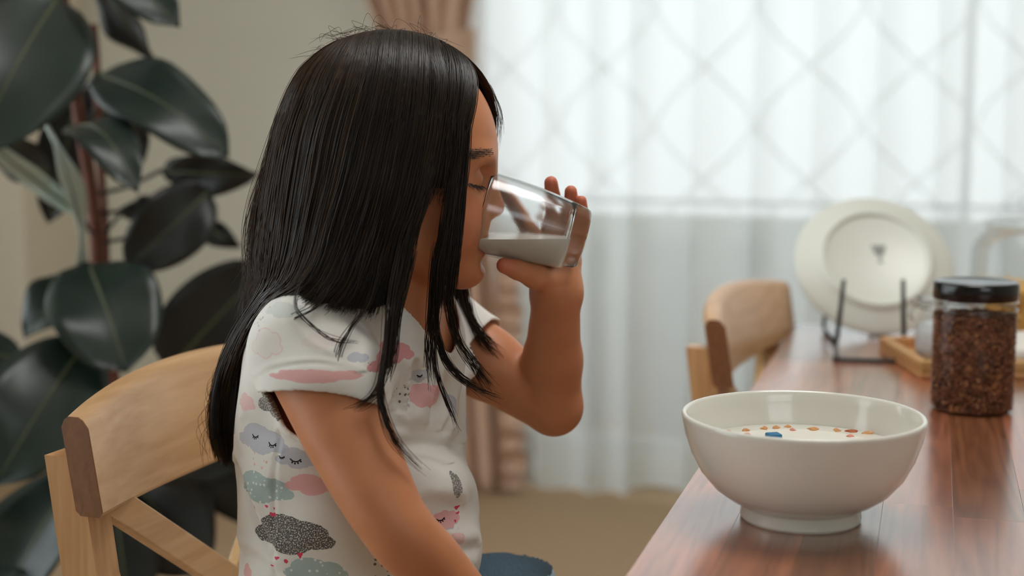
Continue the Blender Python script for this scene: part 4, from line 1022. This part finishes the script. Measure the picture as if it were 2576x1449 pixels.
shape((690, 928, 872, 968), 'cloud', PINK); shape((880, 880, 925, 915), 'blob', LAV); shape((925, 850, 1035, 925), 'cloud', srgb(226, 146, 148))
shape((586, 985, 645, 1035), 'cloud', PINK, 'flat', 0.6); shape((630, 985, 722, 1050), 'cloud', DARK, 'scribble'); shape((718, 1040, 735, 1065), 'blob', TEAL)
shape((600, 1062, 722, 1142), 'cloud', LAV); shape((690, 1122, 800, 1180), 'cloud', LAV); shape((615, 1125, 690, 1185), 'cloud', SALM, 'specks', 0.8)
shape((715, 1065, 790, 1110), 'cloud', PINK, 'specks', 0.8); shape((588, 1180, 706, 1265), 'cloud', TEAL, 'dotted'); shape((722, 1186, 850, 1246), 'cloud', PINK)
shape((634, 1288, 818, 1396), 'cloud', DARK, 'scribble', 1.0); shape((712, 1398, 865, 1470), 'cloud', TEAL, 'dotted'); shape((610, 1412, 650, 1465), 'cloud', PINK)
shape((920, 1385, 1010, 1465), 'blob', DARK, 'specks'); shape((972, 955, 1032, 1025), 'blob', DARK, 'specks', 0.8)
shape((1022, 925, 1075, 962), 'cloud', LAV, 'flat', 0.7); shape((1032, 950, 1112, 1040), 'blob', PINK); shape((1118, 975, 1150, 1065), 'blob', LAV)
shape((976, 1088, 1000, 1118), 'blob', DARK, 'scribble'); shape((1132, 1180, 1156, 1255), 'cloud', DARK, 'scribble'); shape((1082, 1278, 1150, 1332), 'cloud', LAV)
shape((1130, 1335, 1172, 1375), 'blob', PINK, 'flat', 0.6); shape((860, 1180, 900, 1220), 'blob', TEAL, 'flat', 0.5); shape((770, 830, 850, 880), 'cloud', PINK, 'flat', 0.12)
for (u_, z_, w_, h_, c_, st_) in ((-0.055, 0.79, .020, .011, LAV, 'flat'), (-0.095, 0.74, .022, .012, TEAL, 'dotted'), (-0.04, 0.715, .018, .010, PINK, 'flat'), (-0.075, 0.665, .024, .014, DARK, 'scribble'), (0.005, 0.655, .018, .011, TEAL, 'dotted'),
        (-0.13, 0.68, .020, .011, PINK, 'flat'), (-0.16, 0.76, .022, .012, LAV, 'flat'), (-0.10, 0.82, .018, .010, PINK, 'outline'), (0.045, 0.735, .014, .008, PINK, 'flat'), (0.27, 0.80, .020, .012, TEAL, 'dotted'), (0.29, 0.72, .022, .013, DARK, 'scribble'), (-0.29, 0.76, .02, .011, PINK, 'flat'), (-0.22, 0.70, .022, .012, TEAL, 'dotted')):
    shape(((u_, z_), w_, h_), 'cloud', c_, st_)
RED = srgb(226, 72, 104)
for (x, y, q) in ((640, 1278, 7), (671, 1275, 4), (689, 1281, 3), (688, 1294, 6), (758, 1396, 8), (696, 1405, 6), (722, 1412, 5), (693, 1419, 4), (1143, 1275, 6), (1152, 1290, 5), (1145, 1308, 5)):
    shape((x - q, y - q, x + q, y + q), 'heart', RED, 'flat', 1.0)
for (x, y, q) in ((643, 1095, 13), (690, 1114, 14), (706, 1149, 9), (747, 1153, 15), (1052, 943, 9), (1108, 1306, 12)): lash(x, y, q)
cb = bsdf(nt, Base_Color=col, Roughness=0.85, Specular_IOR_Level=0.2, Sheen_Weight=0.15)
bn = nt.n('ShaderNodeBump', {'Height': weave, 'Strength': 0.25, 'Distance': 0.0005}); nt.link(bn.outputs[0], cb.inputs['Normal'])
nt.surf(cb.outputs[0]); M['tee'] = nt.m
finish(tee, M['tee'], body, 'white cotton tee printed with sleepy clouds and hearts')

# ---- jeans and socks
F = Field(np.arange(-0.30, 0.24, 0.004), np.arange(0.98, 1.40, 0.004), np.arange(0.10, 0.66, 0.004))
F.ell(hipc + Vector((0, 0, -0.035)), (0.098, 0.116, 0.085), 0.03, TROT)
for sg in (-1, 1):
    hj = hipc + TL * (0.055 * sg) + Vector((0.0, 0, -0.055)); kn = P(1212, 1500, 1.19) + TL * (0.05 * sg - 0.0) + Vector((0, 0, -0.008)); an_ = kn + Vector((0.015, 0, -0.30))
    F.cap(hj, kn, 0.058, 0.045, 0.02); F.cap(kn, an_, 0.044, 0.034, 0.012)
jv, jq = F.nets(); jv = relax(jv, jq, 2)
jeans = bpy.data.objects.new('jeans', mesh_np('jeans', jv, jq)); finish(jeans, mat_plain('faded_blue_denim', srgb(178, 208, 228), 0.85, 0.18, 500, 0.5), body, 'faded blue denim trousers')
for sg in (-1, 1):
    kn = P(1212, 1500, 1.19) + TL * (0.05 * sg) + Vector((0, 0, -0.008)); an_ = kn + Vector((0.015, 0, -0.325))
    F = Field(np.arange(an_.x - .06, an_.x + .15, 0.004), np.arange(an_.y - .06, an_.y + .06, 0.004), np.arange(an_.z - .07, an_.z + .07, 0.004))
    F.cap(an_ + Vector((0, 0, .045)), an_ + Vector((0, 0, -.02)), 0.027, 0.027, 0.01); F.cap(an_ + Vector((-0.012, 0, -.03)), an_ + Vector((0.095, 0, -.04)), 0.026, 0.022, 0.015, squash=((0, 1, 0), 1.25))
    v_, q_ = F.nets(); finish(bpy.data.objects.new('sock', mesh_np('sock', relax(v_, q_, 2), q_)), mat_plain('white_sock', srgb(225, 225, 222), 0.9, 0.04, 300, 0.4), body)

# ---- eyes, brows, lashes
BL = Lookup(bv)
nt = NT('eye'); nt.surf(bsdf(nt, Base_Color=nt.mix(nt.n('ShaderNodeTexNoise', {'Scale': 20.0}).outputs['Fac'], srgb(30, 20, 16), srgb(58, 40, 32)), Roughness=0.08).outputs[0]); M['eye'] = nt.m
for sg in (-1, 1):
    c = P(1181, 450, GY) + Vector((0, sg * .0305, 0))
    MB().lathe([(0.0112 * math.sin(a), 0.0112 * math.cos(a)) for a in np.linspace(0, math.pi, 17)], Matrix.Translation(c), 24).build('eye', M['eye'], body)
M['brow'] = mat_plain('dark_brow_hair', srgb(52, 34, 26), 0.5, 0.2, 60)
def tuft(name, roots, dirs, length, rad, m, label):
    b = MB()
    for p, d in zip(roots, dirs):
        p = Vector(p); d = Vector(d).normalized(); L = length * random.uniform(0.7, 1.15); sag = Vector((0, 0, -0.12 * L))
        b.tube([p - d * 0.0006, p + d * L * .5, p + d * L + sag], [rad, rad * .8, rad * .25], 4, False)
    return b.build(name, m, body, label)
rt, dd = [], []
for i in range(620):
    f = random.random(); x = 1166 + 74 * f; y = 399 - 16 * math.sin(f * 1.9) + random.gauss(0, 4.2 * (0.7 + 0.5 * math.sin(3.1 * f)))
    p = BL(x, y, 4) + np.array([0, -0.0006, 0]); rt.append(p); dd.append((-0.8, -0.25 - 0.2 * random.random(), 0.25 - 0.5 * f + random.uniform(-.2, .2)))
tuft('eyebrow', rt, dd, 0.0058, 0.00020, M['brow'], 'dark arched eyebrow')
tuft('eyebrow', [(p[0], 2 * GY - p[1], p[2]) for p in rt], [(d[0], -d[1], d[2]) for d in dd], 0.0058, 0.00020, M['brow'], 'dark arched eyebrow')
rt, dd = [], []
for i in range(46):
    f = (i + .5) / 46; x = 1170 + 42 * f; y = 459 + 9 * math.sin(f * 1.6)
    p = BL(x, y, 4); rt.append(p + np.array([0, -0.0003, 0])); dd.append((0.55 + 0.5 * f, -0.6 + 0.3 * f, -0.55 + random.uniform(-.15, .15)))
tuft('eyelashes', rt, dd, 0.0066, 0.00028, M['brow'], 'dark lowered eyelashes')
tuft('eyelashes', [(p[0], 2 * GY - p[1], p[2]) for p in rt], [(d[0], -d[1], d[2]) for d in dd], 0.0066, 0.00028, M['brow'], 'dark lowered eyelashes')
# ---- hair: guide curves, a dark under-layer and thousands of strands
MIR = lambda g: [(x, y, 2 * GY - Y) for (x, y, Y) in g]
N = [
 [(1148, 150, 1.195), (1172, 205, 1.175), (1175, 300, 1.150), (1169, 420, 1.135), (1160, 520, 1.126), (1150, 620, 1.120), (1142, 700, 1.118), (1132, 780, 1.115)],
 [(1120, 132, 1.197), (1150, 200, 1.165), (1152, 300, 1.140), (1140, 420, 1.125), (1122, 520, 1.119), (1104, 620, 1.116), (1092, 700, 1.113), (1090, 780, 1.110)],
 [(1085, 120, 1.198), (1112, 200, 1.150), (1110, 300, 1.131), (1092, 420, 1.117), (1066, 520, 1.112), (1036, 600, 1.110), (1020, 690, 1.106), (1000, 780, 1.100)],
 [(1045, 112, 1.200), (1055, 200, 1.138), (1045, 320, 1.123), (1020, 450, 1.112), (990, 560, 1.108), (965, 650, 1.105), (945, 730, 1.100), (918, 800, 1.088)],
 [(1000, 106, 1.200), (990, 200, 1.133), (965, 320, 1.120), (935, 450, 1.110), (905, 560, 1.106), (875, 650, 1.102), (840, 725, 1.090), (790, 770, 1.078)],
 [(955, 102, 1.200), (920, 200, 1.134), (885, 320, 1.120), (855, 450, 1.112), (825, 560, 1.108), (800, 650, 1.104), (758, 722, 1.098), (700, 758, 1.112)],
 [(915, 100, 1.200), (850, 195, 1.142), (805, 320, 1.127), (780, 450, 1.120), (760, 560, 1.118), (742, 650, 1.118), (712, 718, 1.122), (668, 760, 1.148)],
 [(880, 102, 1.200), (795, 190, 1.160), (745, 310, 1.145), (718, 440, 1.140), (702, 560, 1.140), (690, 650, 1.140), (680, 712, 1.145), (652, 765, 1.170)],
 [(855, 108, 1.200), (760, 185, 1.190), (708, 300, 1.190), (680, 430, 1.190), (660, 550, 1.190), (652, 640, 1.185), (660, 705, 1.180), (642, 765, 1.190)]]
N = [[g[0], (g[0][0] + (g[1][0] - g[0][0]) * .42, g[0][1] + (g[1][1] - g[0][1]) * .32, 1.166 if i < 7 else (1.178 if i == 7 else 1.194))] + g[1:] if i > 1 else g for i, g in enumerate(N)]
TAIL = {5: [(640, 830, 1.165), (604, 930, 1.200), (592, 1050, 1.21), (588, 1165, 1.21)], 6: [(612, 850, 1.175), (576, 950, 1.195), (562, 1060, 1.2), (572, 1172, 1.2)],
        7: [(598, 850, 1.185), (560, 960, 1.20), (546, 1070, 1.205), (560, 1165, 1.205)], 8: [(588, 850, 1.20), (546, 960, 1.21), (533, 1080, 1.215), (550, 1150, 1.215)]}
FARF = [[(1148, 150, 1.203), (1204, 205, 1.208), (1236, 262, 1.222), (1244, 340, 1.245), (1228, 450, 1.264), (1190, 560, 1.276), (1165, 660, 1.280), (1160, 730, 1.282)],
        [(1130, 138, 1.203), (1185, 200, 1.222), (1205, 300, 1.255), (1185, 420, 1.272), (1165, 520, 1.280), (1145, 620, 1.284), (1125, 700, 1.287), (1120, 780, 1.290)]]
FAR = FARF + [MIR(g) for g in N[2:]]
NP_ = 26
def guide(g, n=NP_): return catmull([P(*q) for q in g], n)
strands = []                                         # (points n x 3, root radius, tint)
hr = np.random.default_rng(11)
def sheet(guides, count, rad, spread=0.0016, cut=(1.0, 1.0), tint=(0.0, 0.35), push=0.0, side=-1, clumps=60, wave=0.0010, pts=NP_, root_jit=0.0016, edge=None):
    G = np.stack([guide(g, pts) for g in guides]); ng = len(G)
    cu = hr.random(clumps)
    for _ in range(count):
        u = hr.random()
        if hr.random() < 0.72: u = np.clip(cu[hr.integers(clumps)] + hr.normal(0, 0.25 / clumps), 0, 1)
        x = u * (ng - 1); i = min(int(x), ng - 2); f = x - i
        p = G[i] * (1 - f) + G[i + 1] * f
        t = np.linspace(0, 1, pts)[:, None]
        o = hr.normal(0, spread, 3); o[1] = side * abs(o[1]) * 1.4 + push
        ph = hr.uniform(0, 6.28, 3); fq = hr.uniform(1.5, 5.0)
        p = p + o * (0.25 + 0.75 * t) + wave * np.sin(fq * 6.28 * t + ph) * t + (hr.normal(0, root_jit, 3) * np.array([1, 0.6, 0.3])) * (1 - t)
        e = hr.uniform(*cut)
        if e < 0.999:
            k = np.linspace(0, e * (pts - 1), pts); k0 = np.clip(k.astype(int), 0, pts - 2); w = (k - k0)[:, None]; p = p[k0] * (1 - w) + p[k0 + 1] * w
        strands.append((p, rad * hr.uniform(0.7, 1.3), hr.uniform(*tint) + (0.35 if hr.random() < 0.12 else 0)))
full = [g + TAIL.get(i, []) for i, g in enumerate(N)]
sheet(N[0:2], 620, 0.00040, cut=(0.72, 1.0), clumps=16, spread=0.0018)
sheet([[q for q in g[:5]] for g in (N[1], [N[2][0]] + N[2][2:])], 300, 0.00040, cut=(0.5, 1.0), clumps=10)
sheet(N[2:5], 1500, 0.00042, cut=(0.86, 1.0), clumps=34)
sheet(N[4:6], 900, 0.00042, cut=(0.9, 1.0), clumps=24)
sheet(full[5:9], 1500, 0.00042, cut=(0.90, 1.0), clumps=40, pts=34, spread=0.0026, tint=(0.05, 0.8))
sheet(N[7:9], 500, 0.00030, cut=(0.7, 1.0), clumps=30, spread=0.0042, tint=(0.4, 1.0))
sheet([N[8], [(x - 26 * min(1, max(0, (y - 330) / 200)), y, Y) for (x, y, Y) in N[8]]], 260, 0.00022, cut=(0.6, 1.0), clumps=40, spread=0.0035, tint=(0.7, 1.0), wave=0.002)
sheet([MIR(g) for g in full[5:9]], 500, 0.00045, pts=34, side=1, cut=(.9, 1), clumps=20, tint=(0.1, 0.7))
sheet(FAR, 900, 0.00045, side=1, clumps=30)
sheet(FARF, 420, 0.00032, side=1, clumps=16, cut=(0.55, 1.0), spread=0.002, tint=(0.1, 0.7))
# loose locks that hang below the shoulder, in front of the tee and beside the far arm
def lock(g, count, rad=0.00032, spread=0.0028, tint=(0, 0.4), cut=(0.75, 1.0), conv=1.0, wave=0.0014):
    G = guide(g, 30)
    for _ in range(count):
        t = np.linspace(0, 1, 30)[:, None]
        o = hr.normal(0, spread, 3); amp = 0.5 + 0.5 * np.abs(1 - 2 * t * conv)
        p = G + o * amp + wave * np.sin(hr.uniform(2, 5) * 3.14 * t + hr.uniform(0, 6.28, 3)) * t
        e = hr.uniform(*cut); k = np.linspace(0, e * 29, 30); k0 = np.clip(k.astype(int), 0, 28); w = (k - k0)[:, None]
        strands.append((p[k0] * (1 - w) + p[k0 + 1] * w, rad * hr.uniform(0.7, 1.2), hr.uniform(*tint)))
lock([(1040, 560, 1.108), (1012, 690, 1.100), (990, 780, 1.085), (972, 870, 1.068), (958, 950, 1.058), (962, 1030, 1.048), (1000, 1120, 1.040), (1078, 1200, 1.050)], 60, spread=0.0022)
lock([(1010, 600, 1.106), (985, 720, 1.092), (975, 800, 1.075), (968, 890, 1.062), (950, 980, 1.052), (905, 1020, 1.046), (860, 1035, 1.046)], 26, spread=0.0022)
lock([(1030, 620, 1.108), (1005, 760, 1.090), (985, 880, 1.068), (965, 960, 1.058)], 60, spread=0.0032)
lock([(960, 640, 1.104), (930, 760, 1.085), (880, 830, 1.068), (850, 900, 1.060), (862, 990, 1.056)], 10, spread=0.002)
lock([(760, 700, 1.092), (745, 770, 1.075), (800, 830, 1.062), (850, 855, 1.060), (905, 860, 1.062)], 7, spread=0.0015)
lock([(830, 700, 1.090), (790, 770, 1.075), (720, 810, 1.080), (660, 870, 1.10), (630, 950, 1.12)], 8, spread=0.0022)
lock([(1105, 640, 1.116), (1095, 760, 1.112), (1100, 840, 1.112), (1130, 920, 1.112), (1190, 970, 1.115), (1262, 1005, 1.118)], 46, spread=0.0026, tint=(0.0, 0.6))
lock([(1115, 640, 1.116), (1100, 780, 1.112), (1092, 880, 1.108), (1105, 960, 1.105), (1135, 1040, 1.105), (1150, 1090, 1.105)], 16, spread=0.002)
lock([(1140, 640, 1.118), (1130, 760, 1.114), (1150, 850, 1.115), (1195, 920, 1.118), (1240, 985, 1.12)], 30, spread=0.003, tint=(0.1, 0.7))
lock([(1100, 620, 1.116), (1085, 740, 1.112), (1080, 820, 1.112), (1075, 900, 1.110), (1085, 980, 1.108)], 30, spread=0.003)
lock([(1165, 640, 1.278), (1165, 720, 1.275), (1185, 800, 1.268), (1215, 850, 1.262), (1252, 888, 1.262)], 120, spread=0.0042, tint=(0.3, 0.9))
lock([(1145, 650, 1.282), (1140, 760, 1.275), (1160, 850, 1.268), (1200, 930, 1.262), (1245, 975, 1.262)], 80, spread=0.0040, tint=(0.2, 0.8))
lock([(1060, 660, 1.284), (1050, 730, 1.272), (1075, 800, 1.262), (1120, 870, 1.252), (1150, 930, 1.246)], 90, spread=0.004, tint=(0.1, 0.6))
# fly-away hairs round the outline
for _ in range(520):
    w_ = hr.random()
    if w_ < 0.62:      # back of the head
        y0 = hr.uniform(330, 760); x0 = float(np.interp(y0, [330, 430, 550, 640, 760], [712, 684, 664, 655, 650])); d = hr.uniform(10, 75)
        g = [(x0 + 20, y0 - 90, 1.18), (x0 - 2, y0, 1.19), (x0 - d * .6, y0 + 70, 1.2), (x0 - d * hr.uniform(.5, 1.1), y0 + hr.uniform(110, 240), 1.2 + hr.normal(0, .02))]
    elif w_ < 0.84:    # crown
        x0 = hr.uniform(800, 1130); y0 = float(np.interp(x0, [800, 860, 950, 1050, 1130], [155, 110, 103, 112, 140])); h = hr.uniform(6, 42) if hr.random() < .8 else hr.uniform(30, 75)
        g = [(x0 + 15, y0 + 12, 1.2), (x0 + 5, y0 - h * .6, 1.2 + hr.normal(0, .01)), (x0 - hr.uniform(-25, 45), y0 - h, 1.2), (x0 - hr.uniform(-60, 90), y0 - h * .4, 1.19)]
    elif w_ < 0.92:     # forehead
        x0 = hr.uniform(1160, 1215); y0 = np.interp(x0, [1160, 1215], [165, 225])
        g = [(x0, y0, 1.2), (x0 + 30, y0 + 15, 1.205), (x0 + 50, y0 + 70, 1.21), (x0 + hr.uniform(30, 55), y0 + hr.uniform(90, 170), 1.215)]
    else:              # tail down her back
        y0 = hr.uniform(800, 1080); x0 = float(np.interp(y0, [800, 960, 1080], [618, 552, 536]))
        g = [(x0 + 10, y0 - 60, 1.2), (x0 - 6, y0, 1.2), (x0 - hr.uniform(5, 50), y0 + 50, 1.2), (x0 - hr.uniform(0, 40), y0 + 120, 1.2)]
    strands.append((guide(g, 30), 0.00016, hr.uniform(0.6, 1.0)))
HC = np.array(P(985, 330, GY)); HR = np.array([248 * S_ + .003, 0.0745, 220 * S_ + .003])
def clear_head(p, extra):
    d = (p - HC) / (HR + extra); k = np.linalg.norm(d, axis=-1, keepdims=True)
    inside = (k < 1) & (p[..., 2:3] > HC[2] - 0.05)
    return np.where(inside, HC + (p - HC) / np.maximum(k, 1e-3), p)
strands = [(clear_head(p, hr.uniform(0.003, 0.0075)), r, t) for p, r, t in strands]
def strand_mesh(name, st, sides=3):
    V, Q, T = [], [], []; off = 0
    ang = np.arange(sides) * 2 * np.pi / sides
    for p, r, tint in st:
        n = len(p); t = np.gradient(p, axis=0); t /= np.linalg.norm(t, axis=1)[:, None] + 1e-12
        ref = np.array([0.3, 1.0, 0.2]); a = ref - t * (t @ ref)[:, None]; a /= np.linalg.norm(a, axis=1)[:, None] + 1e-12; b = np.cross(t, a)
        rad = r * np.minimum(1, np.linspace(0, 9, n) * 0.4 + 0.5) * np.clip(np.linspace(5.0, 0.25, n), 0, 1)
        ring = p[:, None] + rad[:, None, None] * (a[:, None] * np.cos(ang)[None, :, None] + b[:, None] * np.sin(ang)[None, :, None])
        V.append(ring.reshape(-1, 3)); T.append(np.full(n * sides, tint))
        i = np.arange(n - 1)[:, None] * sides; j = np.arange(sides)[None]; k = (j + 1) % sides
        Q.append(np.stack([i + j, i + k, i + sides + k, i + sides + j], -1).reshape(-1, 4) + off); off += n * sides
    me = mesh_np(name, np.concatenate(V), np.concatenate(Q)); a_ = me.attributes.new('tint', 'FLOAT', 'POINT'); a_.data.foreach_set('value', np.concatenate(T).astype(np.float32)); return me
nt = NT('dark_brown_hair')
tn = nt.n('ShaderNodeAttribute', attribute_name='tint').outputs['Fac']
c = nt.mix(tn, (0.0070, 0.0042, 0.0032, 1), (0.075, 0.042, 0.022, 1))
pb = bsdf(nt, Base_Color=c, Roughness=0.38, Specular_IOR_Level=0.32)
tl = nt.n('ShaderNodeBsdfTranslucent', {'Color': nt.mix(tn, (0.03, 0.015, 0.008, 1), (0.42, 0.24, 0.12, 1))})
nt.surf(nt.n('ShaderNodeMixShader', {0: nt.math('MULTIPLY_ADD', tn, 0.35, 0.05), 1: pb.outputs[0], 2: tl.outputs[0]}).outputs[0]); M['hair'] = nt.m
nt = NT('dark_brown_hair_mass')
co = nt.n('ShaderNodeAttribute', attribute_name='flow').outputs['Vector']
nzh = nt.n('ShaderNodeTexNoise', {'Vector': nt.n('ShaderNodeVectorMath', {0: co, 1: (420.0, 3.0, 1.0)}, operation='MULTIPLY').outputs[0], 'Scale': 1.0, 'Detail': 3.0}).outputs['Fac']
pb = bsdf(nt, Base_Color=nt.mix(nzh, (0.006, 0.004, 0.0035, 1), (0.020, 0.012, 0.009, 1)), Roughness=0.5, Specular_IOR_Level=0.25)
bn = nt.n('ShaderNodeBump', {'Height': nzh, 'Strength': 0.6, 'Distance': 0.002}); nt.link(bn.outputs[0], pb.inputs['Normal'])
nt.surf(pb.outputs[0]); M['hairmass'] = nt.m
hair = finish(bpy.data.objects.new('hair', strand_mesh('hair', strands)), M['hair'], body, 'long straight dark brown hair with fly-away strands')
def loft(groups):
    V, Q, U = [], [], []; off = 0
    for gs, n, inset, frac in groups:
        G = np.stack([guide(g, n) for g in gs]); G = G[:, :max(3, int(n * frac))]; m = G.shape[1]; k = (len(G) - 1) * 6 + 1
        x = np.linspace(0, len(G) - 1 - 1e-6, k); i = x.astype(int); f = (x - i)[:, None, None]
        A = G[i] * (1 - f) + G[i + 1] * f
        mid = np.array([P(985, 380, GY).x, GY, 0]); A[:, :, 1] += inset; A = clear_head(A, 0.0025)
        V.append(A.reshape(-1, 3)); q = (np.arange(k - 1)[:, None] * m + np.arange(m - 1)[None])[..., None] + np.array([0, m, m + 1, 1])
        Q.append(q.reshape(-1, 4) + off); off += k * m
        U.append(np.stack(np.broadcast_arrays(np.linspace(0, .25 * len(gs), k)[:, None], np.linspace(0, 1, m)[None], 0.0 * x[:, None]), -1).reshape(-1, 3))
    me = mesh_np('hair_under_layer', np.concatenate(V), np.concatenate(Q)); a_ = me.attributes.new('flow', 'FLOAT_VECTOR', 'POINT'); a_.data.foreach_set('vector', np.concatenate(U).astype(np.float32).ravel()); return me
om = loft([(N[0:2], 24, 0.0032, 0.82), ([g[:5] for g in (N[1], [N[2][0]] + N[2][2:])], 16, 0.0035, 0.92), (N[2:6], 24, 0.0035, 0.97), (full[5:9], 34, 0.0035, 0.97),
           ([MIR(g) for g in full[5:9]], 34, -0.0035, 0.97), (FAR[1:7], 24, -0.0035, 0.97), (FARF, 24, -0.001, 0.97), ([full[8], MIR(full[8])], 34, 0.0, 0.97)])
under = finish(bpy.data.objects.new('hair_under_layer', om), M['hairmass'], hair); solidify(under, 0.003, 0)
under.matrix_parent_inverse = Matrix.Identity(4)

# ------------------------------------------------------------------ glass of milk
rimc, basec = P(1211, 532, GY), P(1469, 604, GY + 0.0005)
ax = (basec - rimc); GL = ax.length; ax.normalize()
Mg = frame(rimc, (0, -1, 0), ax)                    # z runs from the rim to the base
ro = lambda z: 0.0352 - 0.0018 * (z / GL) - 0.0072 * (z / GL) ** 2.4
ri = lambda z: ro(z) - 0.0014 - 0.0012 * (z / GL)
zi = GL - 0.0135
out = [(ro(0) - 0.0007, -0.0004)] + [(ro(z), z) for z in np.linspace(0.0006, GL - 0.004, 26)] + [(ro(GL) - 0.0006, GL - 0.0015), (ro(GL) - 0.0022, GL), (ro(GL) - 0.006, GL - 0.0006), (0, GL - 0.0012)]
inn = [(0, zi)] + [(ri(zi) * f, zi - 0.0012 * f ** 4) for f in (0.5, 0.8, 0.93)] + [(ri(z), z) for z in np.linspace(zi - 0.003, 0.0006, 22)] + [(ro(0) - 0.0007, -0.0004)]
def facet(a, z):
    k = min(1.0, max(0.0, (z / GL - 0.50) / 0.06)); seg = 2 * math.pi / 10; d = (a + 0.2) % seg - seg / 2
    return 1 + k * 0.55 * (math.cos(seg / 2) / math.cos(d) - 1)
nt = NT('clear_drinking_glass'); nzg = nt.n('ShaderNodeTexNoise', {'Scale': 160.0, 'Detail': 2.0}).outputs['Fac']
gg = nt.n('ShaderNodeBsdfGlass', {'Color': (0.985, 0.99, 0.99, 1), 'Roughness': 0.0, 'IOR': 1.45})
bn = nt.n('ShaderNodeBump', {'Height': nzg, 'Strength': 0.05, 'Distance': 0.001}); nt.link(bn.outputs[0], gg.inputs['Normal'])
nt.surf(gg.outputs[0]); M['glass'] = nt.m
b = MB(); b.lathe(out, Mg, 120, True, facet); b.lathe(inn[::-1][::-1], Mg, 120, True)
me = b.mesh('drinking_glass'); bm = bmesh.new(); bm.from_mesh(me); bmesh.ops.remove_doubles(bm, verts=bm.verts, dist=1e-6); bmesh.ops.recalc_face_normals(bm, faces=bm.faces); bm.to_mesh(me); bm.free()
finish(bpy.data.objects.new('drinking_glass', me), M['glass'], None, 'clear tumbler of milk with a thick base held to her lips', 'glass')
bm = bmesh.new(); b = MB()
b.lathe([(0, zi + 0.0002)] + [((ri(zi) + 0.0002) * f, zi + 0.0002 - 0.0012 * f ** 4) for f in (0.5, 0.8, 0.93)] + [(ri(z) + 0.0002, z) for z in np.linspace(zi - 0.003, 0.002, 22)] + [(0, 0.002)], Mg, 96)
me = b.mesh('milk'); bm.from_mesh(me); bmesh.ops.recalc_face_normals(bm, faces=bm.faces)
lev = P(1230, 601, GY - 0.028)
r_ = bmesh.ops.bisect_plane(bm, geom=bm.verts[:] + bm.edges[:] + bm.faces[:], plane_co=lev, plane_no=(0, 0, 1), clear_outer=True)
ed = [e for e in r_['geom_cut'] if isinstance(e, bmesh.types.BMEdge)]; bmesh.ops.contextual_create(bm, geom=ed); bm.to_mesh(me); bm.free()
o = finish(bpy.data.objects.new('milk', me), M['milk'], None, 'creamy milk pooled in the tilted drinking glass', 'milk')
md = o.modifiers.new('edges', 'EDGE_SPLIT'); md.split_angle = R(40)
